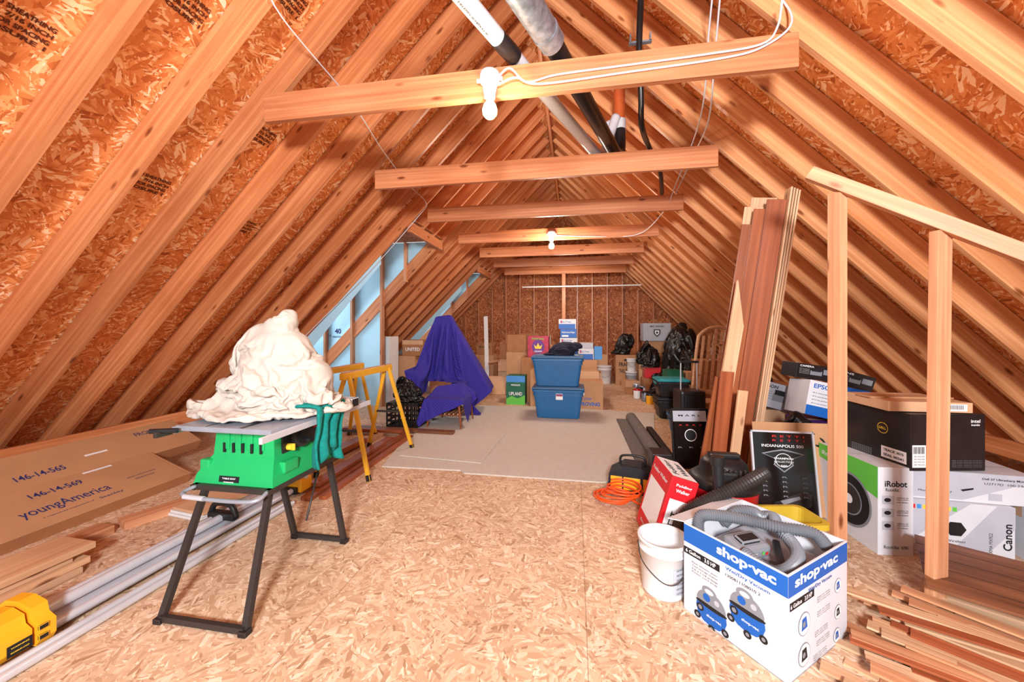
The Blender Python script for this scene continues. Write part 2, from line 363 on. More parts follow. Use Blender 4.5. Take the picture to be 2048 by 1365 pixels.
def beam(name,p0,p1,w,h,mat,label=None,cat=None,up=(0,0,1),group=None,parent=None,bev=.002,kind=None):
    L=(Vector(p1)-Vector(p0)).length
    return MB().box((L/2,0,0),(L,w,h),mat,bev=bev).out(name,mx=along(p0,p1,up),label=label,cat=cat,group=group,parent=parent,kind=kind)
def soft(name,src,size,mat,label,cat,loc=(0,0,0),rz=0,group=None,solid=0):
    me=src.copy(); me.name=name
    if size:
        for v in me.vertices: v.co=Vector((v.co.x*size[0],v.co.y*size[1],v.co.z*size[2]))
    me.materials.clear(); me.materials.append(mat)
    for p in me.polygons: p.material_index=0; p.use_smooth=True
    ob=bpy.data.objects.new(name,me); COL.objects.link(ob); ob.location=loc; ob.rotation_euler=(0,0,rz)
    if solid: k=ob.modifiers.new('t','SOLIDIFY'); k.thickness=solid
    k=ob.modifiers.new('s','SUBSURF'); k.levels=1; k.render_levels=1
    ob['label']=label; ob['category']=cat
    if group: ob['group']=group
    return ob

# cartons ----------------------------------------------------------
def cart(w,d,h,mat,tape=None,bev=.003,seam=True):
    b=MB(); b.box((0,0,h/2),(w,d,h),mat,bev=bev)
    b.fr={'F':frame((-w/2,-d/2,0),(1,0,0),(0,0,1)),'R':frame((w/2,-d/2,0),(0,1,0),(0,0,1)),
          'L':frame((-w/2,d/2,0),(0,-1,0),(0,0,1)),'T':frame((-w/2,-d/2,h),(1,0,0),(0,1,0))}
    if seam: b.rect(b.fr['T'],.01,d/2-.0015,w-.01,d/2+.0015,ink,.0008)
    if tape:
        b.rect(b.fr['T'],0,d/2-.025,w,d/2+.025,tape,.001)
        b.rect(b.fr['R'],d/2-.025,h-.06,d/2+.025,h,tape); b.rect(b.fr['L'],d/2-.025,h-.06,d/2+.025,h,tape)
    return b
def opencart(name,w,d,h,mat,loc,rz,label,flaps=((0,-40),(1,-30),(2,-35),(3,-50)),deco=None,group=None,fl=None,inner=None,cat='box'):
    t=.005; rt=root(name,loc,(0,0,rz),label,cat,group); inner=inner or cardin
    b=MB(); b.box((0,0,t/2),(w,d,t),inner)
    for c,sz in(((0,-d/2+t/2,h/2),(w,t,h)),((0,d/2-t/2,h/2),(w,t,h)),((-w/2+t/2,0,h/2),(t,d-2*t,h)),((w/2-t/2,0,h/2),(t,d-2*t,h))): b.box(c,sz,mat)
    b.fr={'F':frame((-w/2,-d/2,0),(1,0,0),(0,0,1)),'R':frame((w/2,-d/2,0),(0,1,0),(0,0,1)),'L':frame((-w/2,d/2,0),(0,-1,0),(0,0,1))}
    if deco: deco(b,w,d,h)
    b.out('carton_body',parent=rt)
    fl=fl or min(w,d)*.45
    for side,ang in flaps:
        a=math.radians(ang); wd=w if side in(0,2) else d; f=MB(); f.box((0,-fl/2,0),(wd-.01,fl,t),mat)
        px,py,rzz={0:(0,-d/2,0),1:(w/2,0,math.pi/2),2:(0,d/2,math.pi),3:(-w/2,0,-math.pi/2)}[side]
        f.out('flap',loc=(px,py,h),rot=(-a,0,rzz),parent=rt)
    return rt
def D(a): return math.radians(a)

# ================================================================= STRUCTURE
YB=-1.3; YF=10.75
b=MB(); b.faces([(-5.3,YB,0),(5.0,YB,0),(5.0,YF+.1,0),(-5.3,YF+.1,0)],[[0,1,2,3]],osb_floor); b.out('floor',kind='structure')
r2=math.sqrt(.5)
def roof(side):
    o=Vector((RX,0,RZ))+Vector((side*r2,0,r2))*.197
    u=Vector((side*r2,0,-r2)); v=Vector((0,1,0)); mx=frame(o,u,v); s1=6.75 if side<0 else 6.6
    b=MB(); q=lambda x0,x1,y0,y1:b.faces([(x0,y0,0),(x1,y0,0),(x1,y1,0),(x0,y1,0)],[[0,1,2,3]],osb_roof)
    if side>0: q(-.2,s1,YB,YF)
    else:
        q(-.2,2.62,YB,YF); q(2.62,s1,YB,4.75); q(2.62,s1,5.97,8.41); q(2.62,s1,9.63,YF)
    def st(s_,y,n=1.0):
        if side<0: fr=frame((s_,y,0),(0,1,0),(-1,0,0)); off=.004
        else: fr=frame((s_,y,0),(0,-1,0),(-1,0,0)); off=-.004
        for k,t in enumerate(('RATED SHEATHING','32/16   7/16 INCH','SIZED FOR SPACING','EXPOSURE 1')):
            b.text(fr,t,0,.05-.035*k,.26*n,.024*n,stamp,off=off,bold=.035)
    if side<0:
        for p in((3.35,1.28),(2.2,1.7),(1.75,2.08),(2.6,2.5),(3.3,2.1),(2.75,1.28),(3.4,2.9)): st(*p)
    else:
        for p in((1.9,1.7),(2.2,2.5),(2.5,3.3),(1.5,1.3),(3.0,2.2),(2.1,1.28)): st(*p)
    b.out('ceiling',mx=mx,kind='structure')
roof(-1); roof(1)
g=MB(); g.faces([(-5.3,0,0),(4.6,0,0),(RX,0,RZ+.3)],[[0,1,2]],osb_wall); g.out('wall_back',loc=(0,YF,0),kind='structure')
x=-4.4
while x<3.8:
    zt=RZ-abs(x-RX)-.05
    if zt>.35: beam('wall_stud',(x,YF-.05,0),(x,YF-.05,zt),.038,.089,w_raft,'rough pine stud on the gable end wall','wall stud',up=(0,1,0),group='gable wall studs')
    x+=.406
beam('ridge_board',(RX,YB,RZ+.10),(RX,YF,RZ+.10),.038,.24,w_raft,'long pine ridge board along the roof peak','ridge board')
rg='roof rafters'
for k in range(-5,24):
    y=1.08+.406*k
    for sd in(-1,1):
        Lr=4.47
        if sd<0 and k in(10,11,19,20): Lr=1.80
        off=Vector((sd*r2,0,r2))*.095
        p0=Vector((RX+sd*.03,y,RZ-.03))+off; p1=Vector((RX+sd*Lr,y,RZ-Lr))+off
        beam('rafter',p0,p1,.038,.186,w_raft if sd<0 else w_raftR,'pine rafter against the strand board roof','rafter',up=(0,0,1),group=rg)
for sd,xx in((-1,-4.33),(1,3.55)):
    z=.33
    beam('eave_board',(xx,YB,z),(xx,YF-.1,z),.038,.14,w_raft,'rough board running along the eave below the rafters','board',group='eave boards')
ties=[(2.27,-2.06,1.17,2.81),(3.49,-1.95,1.20,2.80),(4.71,-1.90,1.25,2.81),(5.93,-1.87,1.23,2.80),(7.15,-1.83,1.23,2.80),(8.37,-1.82,1.23,2.80),(9.59,-1.80,1.23,2.80)]
for i,(y,x0,x1,z) in enumerate(ties):
    beam('collar_tie',(x0,y-.042,z),(x1,y-.042,z),.038,.184,w_tie,'horizontal pine collar tie spanning between rafters','collar tie',group='collar ties')
beam('post',(-.28,9.52,0),(-.28,9.52,2.70),.089,.038,w_tie,'upright pine post under the last collar tie','post',up=(0,1,0))
MB().cyl((-1.3,9.3,2.36),(1.55,9.3,2.36),.018,white,seg=12).out('closet_rod',label='white metal hanging rod under the rafters',cat='rod')
rzf=lambda X: RZ-abs(X-RX)
for j,(ya,yb) in enumerate(((4.75,5.97),(8.41,9.63))):
    b=MB(); yp=yb+.012
    b.faces([(-3.26,yp,0),(-3.26,yp,2.78),(-5.2,yp,2.78),(-5.2,yp,0)],[[0,1,2,3]],foam)
    b.faces([(-2.15,yp,rzf(-2.15)+.1),(-2.15,yp,2.78),(-3.26,yp,2.78),(-3.26,yp,rzf(-3.26)+.1)],[[0,1,2,3]],foam)
    b.faces([(-5.2,ya-.02,0),(-5.2,yp,0),(-5.2,yp,2.78),(-5.2,ya-.02,2.78)],[[0,1,2,3]],foam)
    b.faces([(-2.6,ya-.02,2.2),(-2.6,ya-.02,2.78),(-5.2,ya-.02,2.78),(-5.2,ya-.02,0),(-4.6,ya-.02,0)],[[0,1,2,3,4]],foam)
    if j==0:
        fr=frame((-3.55,yp-.002,1.0),(1,0,0),(0,0,1)); b.text(fr,'40',-.55,.28,.12,.09,navy); b.text(fr,'INSULATION SHEATHING',-.5,.18,.3,.03,navy); 
        fr=frame((-4.4,yp-.002,1.2),(1,0,0),(0,0,1)); b.text(fr,'STYRENE 1/2 INCH',0,0,.34,.03,navy)
    b.out('wall_dormer',kind='structure')
    b=MB(); b.box((-3.7,(ya+yb)/2,2.80),(3.1,yb-ya+.06,.012),osb_wall); b.out('ceiling_dormer',kind='structure')
    for X in(-2.81,-3.24,-3.79,-4.3):
        z0=0 if X<-3 else rzf(X)
        beam('dormer_stud',(X,yb-.035,z0),(X,yb-.035,2.77),.038,.089,w_stud if j==0 else w_raft,'upright pine stud framing the dormer side','wall stud',up=(0,1,0),group='dormer studs')
    beam('header_beam',(-2.2,ya-.0,2.70),(-2.2,yb,2.70),.05,.14,w_raft,'doubled pine header over the dormer opening','header beam')

# carpet
pts=[(-1.82,3.33),(-1.05,3.36),(-1.0,3.30),(.21,3.30),(.62,3.39),(.9,4.5),(1.21,6.1),(-.4,6.32),(-2.3,6.2),(-2.2,5.2),(-2.08,4.58)]
b=MB(); b.prism(pts,.012,carpet); b.out('carpet',label='beige carpet remnant laid over the board floor',cat='carpet')
b=MB(); b.prism([(-1.78,3.62),(-.9,3.55),(-.85,4.6),(-2.03,4.7)],.008,carpet); b.out('carpet',loc=(0,0,.0125),label='smaller beige carpet piece lapped on the larger one',cat='carpet')

# ================================================================= LAMPS, PIPES
def lampholder(x,y,z):
    rt=root('light_fixture',(x,y,z),(0,0,0),'bare glowing bulb in white holder on collar tie','light fixture','ceiling lamps')
    b=MB(); b.lathe([(0,.13),(.055,.13),(.06,.12),(.06,.075),(.045,.06),(.035,.0),(.033,-.02),(0,-.02)],pvc)
    for s_ in(-1,1): b.cyl((s_*.06,0,.09),(s_*.078,0,.09),.012,pvc,seg=10)
    b.box((0,.0,.135),(.05,.05,.02),pvc); b.out('lamp_holder',parent=rt)
    b=MB(); b.lathe([(.014,-.015),(.018,-.035),(.036,-.06),(.045,-.09),(.042,-.115),(.026,-.135),(0,-.142)],bulbm,seg=20); b.out('bulb',parent=rt)
lampholder(-.50,2.18,2.72); lampholder(-.36,5.84,2.70)
def wire(name,pts,r,mat,label,cat='cable',sm=6,group=None): return MB().tube(pts,r,mat,6,sm).out(name,label=label,cat=cat,group=group)
wire('cable',[(-.46,2.17,2.80),(-.38,2.17,2.86),(-.28,2.19,2.78),(-.1,2.2,2.81),(.3,2.2,2.82),(.7,2.2,2.83),(.98,2.2,2.85),(1.06,2.2,2.93),(1.06,2.15,3.04)],.006,pvc,'white electrical cable stapled along the collar tie')
wire('cable',[(-.45,2.17,2.77),(-.34,2.17,2.80),(-.2,2.19,2.76),(.3,2.2,2.78),(.8,2.2,2.80),(1.0,2.2,2.84),(1.13,2.2,2.95),(1.1,2.3,3.2),(.85,2.3,3.5)],.006,pvc,'white electrical cable looping off the collar tie')
wire('cable',[(.75,2.1,3.5),(.85,2.6,3.22),(.95,3.0,3.05),(1.0,3.4,2.95),(1.05,4.2,2.85),(1.1,5.0,2.8),(.9,5.8,2.72),(.2,5.86,2.74),(-.33,5.86,2.78)],.006,pvc,'white cable running under the rafters to the lamp')
wire('cable',[(.80,2.2,3.40),(.92,2.7,3.12),(1.02,3.1,2.96),(1.05,3.5,2.9),(1.12,4.5,2.85)],.006,pvc,'second white cable hanging under the rafters')
wire('cable',[(-1.68,1.80,3.28),(-1.70,1.95,3.16),(-1.72,2.67,3.10),(-1.80,3.3,3.02),(-1.86,4.0,2.96),(-1.90,4.6,2.95),(-2.05,4.68,2.80),(-2.75,4.70,2.10),(-3.4,4.65,1.48),(-3.9,4.6,1.0)],.005,pvc,'thin cable strung along the rafters')
b=MB(); b.cyl((-.82,1.1,2.96),(.18,3.56,2.965),.047,pvc,seg=24,cap=True)
b.cyl((-.43,2.06,2.96),(-.36,2.22,2.962),.051,abs_,seg=24)
for t in (.2,.3): 
    fr=frame(Vector((-.82,1.1,2.96)).lerp(Vector((.18,3.56,2.965)),t)+Vector((0,0,-.048)),(.377,.926,0),(.926,-.377,0)); b.text(fr,'PVC 3 IN DWV SCHEDULE 40',0,0,.3,.012,ink,off=.001)
b.tube([(.18,3.56,2.965),(.24,3.68,2.98),(.30,3.74,3.1),(.36,3.8,3.3),(.40,3.82,3.42)],.045,pvc,14,4); b.out('vent_pipe',label='white plastic pipe lying across the collar ties',cat='pipe')
b=MB(); b.cyl((-.55,1.1,2.985),(-.13,2.18,2.985),.074,galv,seg=28)
for t in(.25,.6,.92): 
    p=Vector((-.55,1.1,2.985)).lerp(Vector((-.13,2.18,2.985)),t); d=Vector((.42,1.08,0)).normalized()*.012; b.cyl(p-d,p+d,.077,galv,seg=28)
b.cyl((-.13,2.18,2.985),(.36,3.62,2.985),.058,abs_,seg=24); b.cyl((-.02,2.5,2.985),(.0,2.57,2.985),.064,chrome,seg=24)
b.tube([(.36,3.62,2.985),(.42,3.78,3.02),(.44,3.84,3.12),(.44,3.85,3.3)],.055,abs_,14,5); b.out('drain_pipe',label='metal and black pipe resting on the collar ties',cat='pipe')
b=MB(); b.cyl((.44,3.9,3.3),(.44,3.9,3.42),.065,pvc,seg=20); b.cyl((.44,3.9,3.42),(.44,3.9,3.78),.055,copper,seg=20)
b.tube([(.44,3.9,3.36),(.36,3.88,3.38),(.29,3.86,3.32),(.27,3.84,3.2)],.045,pvc,14,5); b.out('vent_stack',label='vent stack with white elbow and orange upper section',cat='pipe')
b=MB(); b.tube([(.42,2.45,3.65),(.45,2.75,3.5),(.47,2.9,3.35),(.50,3.0,3.1),(.52,3.1,2.95),(.62,3.4,2.93),(.85,4.0,2.92),(1.0,4.6,2.9)],.022,abs_,10,8); b.out('flexible_hose',label='black flexible hose hanging below the roof',cat='hose')
b=MB(); b.box((.47,2.86,3.42),(.16,.03,.012),galv); b.box((.40,2.86,3.45),(.01,.03,.06),galv); b.box((.54,2.86,3.45),(.01,.03,.06),galv); b.out('pipe_bracket',label='small metal bracket holding the black hose',cat='bracket')

# ================================================================= PARTITION FRAME
dv=Vector((.31,-.17,-.26))
P1=Vector((1.38,2.26,2.08))
beam('top_plate',P1-dv*.33+Vector((0,0,.02)),P1+dv*3.0+Vector((0,0,.02)),.06,.066,w_stud,'sloping pine plate on top of two studs','plate')
beam('partition_stud',(1.38,2.26,0),(1.38,2.26,2.05),.080,.038,w_stud,'upright pine stud standing free on the floor','wall stud',up=(.3,-.95,0),group='partition studs')
beam('partition_stud',(1.69,2.09,0),(1.71,2.09,1.79),.080,.038,w_stud,'upright pine stud standing free on the floor','wall stud',up=(.3,-.95,0),group='partition studs')

# ================================================================= TABLE SAW
ts=root('table_saw',(-1.70,1.90,0),(0,0,0),'green portable table saw on folding steel legs','table saw')
b=MB()
def frus(b,x0,x1,y0,y1,z0,X0,X1,Y0,Y1,z1,mat):
    b.faces([(x0,y0,z0),(x1,y0,z0),(x1,y1,z0),(x0,y1,z0),(X0,Y0,z1),(X1,Y0,z1),(X1,Y1,z1),(X0,Y1,z1)],
     [[3,2,1,0],[4,5,6,7],[0,1,5,4],[1,2,6,5],[2,3,7,6],[3,0,4,7]],mat)
frus(b,-.26,.21,-.25,.26,.52,-.25,.20,-.24,.25,.57,green)
frus(b,-.25,.20,-.24,.25,.57,-.20,.165,-.19,.21,.66,green)
frus(b,-.20,.165,-.19,.21,.66,-.19,.155,-.18,.20,.815,green)
for k in range(4): b.box((-.12+k*.07,-.188,.74),(.035,.012,.10),green,bev=.004)
for k in range(5): b.box((-.13+k*.055,-.193,.70),(.012,.01,.05),black)
for yy in(-.12,.12): b.box((.185,yy,.60),(.05,.10,.06),green,bev=.008)
b.box((-.22,-.2,.60),(.06,.05,.08),green,bev=.01)
fr=frame((-.26,-.245,.52),(1,0,0),(0,.15,1)); b.rect(fr,.15,.0,.27,.05,ink,.004); b.text(fr,'TABLE SAW',.21,.038,.08,.008,inkw,off=.006); b.text(fr,'WARNING',.21,.02,.06,.007,inkw,off=.006)
fr=frame((.2,-.24,.53),(0,1,0),(-.2,0,1)); b.rect(fr,.14,.01,.34,.05,inkr,.003); b.text(fr,'10 IN. TABLE SAW',.24,.03,.17,.02,inkw,off=.005)
b.out('saw_body',parent=ts)
b=MB(); b.box((.165,.02,.735),(.012,.32,.145),black,bev=.004)
fr=frame((.172,-.13,.665),(0,1,0),(0,0,1)); b.disc(fr,.24,.07,.045,dmet,off=.001)
for k in range(9): b.rect(fr,.02+.03*k,.128,.024+.03*k,.134,inkw,.001)
b.out('control_panel',parent=ts)
b=MB(); b.cyl((.17,-.02,.73),(.20,-.02,.73),.06,dmet,seg=24); b.cyl((.20,-.02,.73),(.206,-.02,.73),.045,black,seg=20); b.cyl((.20,.0,.70),(.235,.0,.70),.012,black); b.out('hand_wheel',parent=ts)
b=MB(); b.cyl((.17,-.10,.69),(.20,-.10,.69),.018,inky,seg=16); b.box((.205,-.10,.69),(.01,.008,.034),inky); b.out('lock_knob',parent=ts)
b=MB(); b.box((.175,.11,.76),(.015,.05,.035),inkr,bev=.003); b.out('power_switch',parent=ts)
b=MB(); b.box((.0,.06,.830),(.55,.78,.026),alut,bev=.005)
for xx in(-.27,.27): b.box((xx,.06,.822),(.02,.80,.035),alut,bev=.003)
b.box((-.1,.06,.8437),(.006,.76,.002),dmet); b.box((.1,.06,.8437),(.02,.76,.002),dmet); b.box((0,.06,.8437),(.08,.3,.002),dmet)
b.out('saw_table',parent=ts)
b=MB(); b.box((.29,.05,.815),(.018,.92,.03),alu,bev=.003); b.out('fence_rail',parent=ts)
b=MB(); b.box((-.29,.02,.815),(.018,.86,.03),dmet,bev=.003); b.out('fence_rail',parent=ts)
b=MB(); b.cyl((-.33,-.4,.83),(-.22,-.36,.83),.012,black); b.out('lock_handle',parent=ts)
b=MB(); b.box((.02,.30,.865),(.56,.05,.045),alu,bev=.004); b.box((.30,.30,.855),(.03,.08,.06),black,bev=.006); b.out('rip_fence',parent=ts)
def legf(ytop,yfoot,x0t,x1t,x0f,x1f):
    b=MB()
    for a,c in(((x0t,ytop,.53),(x0f,yfoot,.0)),((x1t,ytop,.53),(x1f,yfoot,.0))):
        L=(Vector(c)-Vector(a)).length; b.box((L/2,0,0),(L,.03,.024),dmet,mx=along(a,c,(0,1,0)))
    b.box(((x0f+x1f)/2,yfoot,.02),(abs(x1f-x0f),.022,.026),dmet)
    for xx in (x0f,x1f): b.box((xx,yfoot,.012),(.04,.04,.024),black,bev=.004)
    return b.out('folding_leg',parent=ts)
legf(-.22,-.49,-.20,.17,-.15,.29); legf(.22,.22,-.20,.18,-.05,.29)
b=MB()
for xx in(-.23,.20): b.box((xx,0,.515),(.026,.56,.026),dmet)
for yy in(-.26,.26): b.box((-.015,yy,.515),(.45,.026,.026),dmet)
b.tube([(.15,.18,.5),(.24,-.05,.27)],.006,dmet,6); b.out('base_frame',parent=ts)
b=MB(); b.tube([(-.22,-.27,.52),(-.23,-.33,.505),(-.1,-.35,.50),(.12,-.35,.50),(.2,-.33,.505),(.2,-.27,.52)],.010,alut,10,5); b.cyl((-.2,-.345,.50),(-.08,-.35,.50),.012,alu); b.out('carry_handle',parent=ts)
soft('canvas_tarp',tarp_me,None,canvas,'crumpled off-white canvas drop cloth heaped on the saw','drop cloth',loc=(-1.72,1.93,.845))
# teal cloth
b=MB(); vs=[];fs=[];nu,nv=30,26
for i in range(nu+1):
    for j in range(nv+1):
        u=i/nu;v=j/nv; y=-.12+.25*u*(1-.12*v)+.02*math.sin(v*6); 
        fold=.022*math.sin(u*19+v*1.5)*(.3+v)
        if v<.22: xx=-.09+.09*(v/.22); z=.02+.012*math.sin(u*14)
        else: xx=.02+fold; z=.02-(v-.22)*(.36+.07*math.sin(u*7+1))
        vs.append((xx+noise.noise(Vector((u*5,v*5,1)))*.012,y,z+noise.noise(Vector((u*6,v*3,5)))*.01))
for i in range(nu):
    for j in range(nv):
        if i in(14,15) and j>14: continue
        a=i*(nv+1)+j; fs.append([a,a+nv+1,a+nv+2,a+1])
b.faces(vs,fs,teal,True); o=b.out('teal_cloth',loc=(-1.405,1.93,.875),label='teal knitted cloth draped over the saw edge',cat='cloth')
md=o.modifiers.new('s','SOLIDIFY'); md.thickness=.012

# ================================================================= SAWHORSES
def sawhorse(x,y0,y1,ht,sp,label):
    rt=root('sawhorse',(x,(y0+y1)/2,0),(0,0,0),label,'sawhorse','sawhorses'); L=(y1-y0)/2
    b=MB(); b.box((0,0,ht-.03),(.05,2*L,.06),yellow,bev=.006); b.box((0,0,ht+.002),(.035,2*L-.02,.012),w_pale); b.out('top_rail',parent=rt)
    for sy in(-1,1):
        for sx in(-1,1):
            a=(sx*.02,sy*(L-.08),ht-.03); c=(sx*sp,sy*(L-.0),.0); Lg=(Vector(c)-Vector(a)).length
            b=MB(); b.box((Lg/2,0,0),(Lg,.034,.026),yellow,mx=along(a,c,(0,1,0)),bev=.003); b.box((Lg-.03,0,0),(.06,.04,.03),black,mx=along(a,c,(0,1,0)),bev=.003); b.out('leg',parent=rt)
        b=MB(); z=ht*.45; w=sp*.55*.98
        b.box((0,sy*(L-.045),z),(2*w,.012,.022),dmet); b.out('cross_brace',parent=rt)
sawhorse(-2.02,3.0,3.88,.93,.26,'yellow folding sawhorse standing on the floor')
sawhorse(-2.58,3.35,4.25,.90,.18,'second yellow folding sawhorse with narrow spread legs')
def plank(x0,y0,x1,y1,z,w,t,mat,label,group='loose lumber',z1=None,nmn='board'):
    beam(nmn,(x0,y0,z+t/2),(x1,y1,(z if z1 is None else z1)+t/2),w,t,mat,label,'board',group=group)
plank(-1.93,2.62,-1.97,4.3,0,.06,.03,w_red,'long reddish trim board on the floor')
plank(-2.04,2.58,-2.08,4.4,0,.09,.03,w_brown,'long brown board on the floor')
plank(-2.16,2.7,-2.19,4.2,0,.10,.025,w_red,'long reddish board beside the sawhorse')
plank(-2.34,2.9,-2.38,4.4,0,.11,.04,w_grey,'weathered board beside the sawhorse')
plank(-2.10,2.75,-2.13,3.9,.035,.10,.03,w_brown,'brown board stacked on other boards')
plank(-2.34,3.0,-2.36,3.9,.045,.10,.03,w_red,'reddish board stacked on other boards')
plank(-2.85,4.48,-1.48,4.46,.021,.09,.035,w_dark,'dark board lying in front of the covered furniture')
plank(-2.9,4.36,-2.1,4.34,.04,.08,.03,w_red,'reddish board lying on the floor')
plank(-2.36,3.1,-2.32,3.8,.08,.13,.05,w_brown,'short brown block stacked on boards')
plank(-3.12,.4,-3.02,1.98,.0,.14,.05,w_stud,'rough pine board lying along the cartons')
plank(-2.98,2.03,-2.85,2.40,.0,.13,.05,w_stud,'short rough pine board on the floor')
for i,(xx,y1,w) in enumerate(((-2.78,1.62,.30),(-2.80,1.66,.28),(-2.84,1.60,.28),(-2.82,1.68,.26))):
    beam('stacked_board',(xx,.1,.02+.036*i),(xx+.02*i,y1,.02+.036*i),w,.034,w_pale if i%2 else w_grey,'thick pale board in a stack on the floor','board',group='stacked boards')
for i in range(3):
    beam('cabinet_panel',(-2.70+.02*i,2.2,.01+.022*i),(-2.60+.02*i,2.95,.01+.022*i),.30,.018,white if i!=2 else card2,'flat white-edged panel lying on the floor','panel',group='flat panels')

# flat cartons
def flatc(x,z,y0,y1,w,t,alpha,txts,label):
    L=y1-y0; b=MB(); b.box((0,0,t/2),(L,w,t),cardL,bev=.004); fr=frame((-L/2,-w/2,t),(1,0,0),(0,1,0))
    b.rect(frame((-L/2,-w/2,0),(1,0,0),(0,0,1)),0,0,L,t*.96,card3,.0008)
    b.rect(frame((L/2,-w/2,0),(0,1,0),(0,0,1)),0,0,w,t*.96,card3,.0008)
    b.rect(fr,L-.03,0,L-.027,w,card3,.0008)
    for k in txts:
        if k[0]=='R': b.rect(fr,*k[1:5],k[5])
        else: b.text(fr,k[0],k[1],k[2],k[3],k[4],navy,bold=k[5])
    b.out('flat_carton',loc=(x,(y0+y1)/2,z),rot=(alpha,0,math.pi/2),label=label,cat='box',group='flat cartons')
flatc(-3.52,.07,.9,2.74,.45,.095,D(20),[('146-14-569',1.17,.34,.27,.055,.01),('youngAmerica',1.14,.17,.46,.10,0),('a registered trademark of',1.10,.085,.26,.014,0),('Stanley',1.33,.082,.14,.030,0),
  ('Stanley Furniture Company',1.60,.2,.2,.018,0),('MADE IN U.S.A.',1.60,.16,.14,.016,0),('R',1.36,.415,1.54,.435,inkw)],'long flat brown furniture carton with navy printing')
flatc(-3.93,.215,1.1,3.20,.40,.10,D(28),[('146-14-565',1.02,.14,.26,.055,.01),('FRONT',1.80,.30,.18,.05,0),('R',1.30,.19,1.45,.21,inkw)],'long brown carton leaning behind another carton')

# ================================================================= MITRE SAW STAND
st=root('miter_saw_stand',(-2.30,1.2,0),(0,0,D(-1)),'folded aluminium miter saw stand with yellow brackets','tool stand')
b=MB()
for xx,zz,r in((-.07,.07,.024),(.0,.09,.024),(.08,.05,.02)): b.cyl((xx,-.5,zz),(xx,1.45,zz),r,alu,seg=16)
b.box((.0,.45,.035),(.12,1.9,.04),alu,bev=.004); b.out('rail',parent=st)
b=MB()
prof=[(-.12,0),(.13,0),(.15,.03),(.15,.09),(.11,.11),(.10,.15),(.03,.17),(-.04,.165),(-.09,.13),(-.13,.12)]
b.prism(prof,.05,dyel,mx=frame((0,.04,.03),(1,0,0),(0,0,1))); b.prism([(p[0]*.86,p[1]*.9) for p in prof],.10,dyel,mx=frame((0,-.02,.03),(1,0,0),(0,0,1)))
b.cyl((-.05,-.09,.10),(-.05,-.19,.10),.045,dyel,seg=20); b.cyl((-.05,-.19,.10),(-.05,-.195,.10),.03,black,seg=18); b.cyl((.06,-.10,.08),(.06,-.16,.08),.025,alu,seg=14)
for zz in(.07,.11): b.box((.152,.0,zz),(.008,.03,.02),black,bev=.002)
fr=frame((.1305,-.10,.045),(0,1,0),(0,0,1)); b.rect(fr,.01,.0,.08,.045,ink,.001)
for k,t in enumerate(('WARNING','MAXIMUM LOAD')): b.text(fr,t,.045,.032-.018*k,.05,.006,inky)
fr=frame((-.1,-.121,.03),(1,0,0),(0,0,1)); b.rect(fr,.11,.09,.17,.125,ink,.001); b.text(fr,'500 LBS',.14,.107,.04,.008,inky)
b.out('end_bracket',parent=st)
b=MB(); b.tube([(-.1,.92,.09),(-.06,.92,.17),(.06,.92,.17),(.1,.92,.09)],.018,black,10,4); b.box((0,.92,.1),(.2,.05,.05),black,bev=.01); b.out('clamp',parent=st)
b=MB(); b.box((.05,1.5,.08),(.2,.12,.10),dyel,bev=.012); b.cyl((-.05,1.5,.14),(.15,1.5,.14),.018,alu); b.box((.05,1.43,.05),(.14,.03,.05),black); b.out('work_support',parent=st)
for xx in(.15,.195): b=MB(); b.cyl((xx,-.4,.022),(xx,1.3,.022),.018,alu,seg=12); b.out('extension_arm',parent=st)

# ================================================================= VACUUM CARTON
def vacpic(b,fr,cx,cy,s):
    P=lambda pts:[(cx+p[0]*s,cy+p[1]*s) for p in pts]
    b.fpoly(fr,P([(-.40,.06),(-.42,-.10),(-.36,-.28),(-.22,-.40),(0,-.44),(.22,-.40),(.36,-.28),(.42,-.10),(.40,.06)]),svblue,.0016)
    b.disc(fr,cx,cy+.06*s,.43*s,ink,ry=.07*s,off=.0018)
    b.disc(fr,cx,cy+.10*s,.40*s,inkg,ry=.36*s,off=.0020,a0=0,a1=180)
    b.disc(fr,cx-.05*s,cy+.43*s,.20*s,inkg,ry=.13*s,off=.0022); b.disc(fr,cx-.05*s,cy+.43*s,.12*s,inkw,ry=.06*s,off=.0026)
    b.disc(fr,cx-.12*s,cy+.25*s,.10*s,svblue,off=.0026); b.disc(fr,cx+.16*s,cy+.26*s,.07*s,greyc,off=.0026)
    b.disc(fr,cx-.30*s,cy-.10*s,.10*s,ink,off=.0024); b.disc(fr,cx-.30*s,cy-.10*s,.055*s,inkg,off=.0028)
    for q,yy in((-.38,-.34),(.02,-.48),(.38,-.34)): b.disc(fr,cx+q*s,cy+yy*s,.095*s,ink,off=.0026,seg=14); b.disc(fr,cx+q*s,cy+yy*s,.045*s,inkg,off=.003,seg=12)
    b.text(fr,'shop-vac',cx+.08*s,cy-.20*s,.40*s,.09*s,inkw,off=.0028)
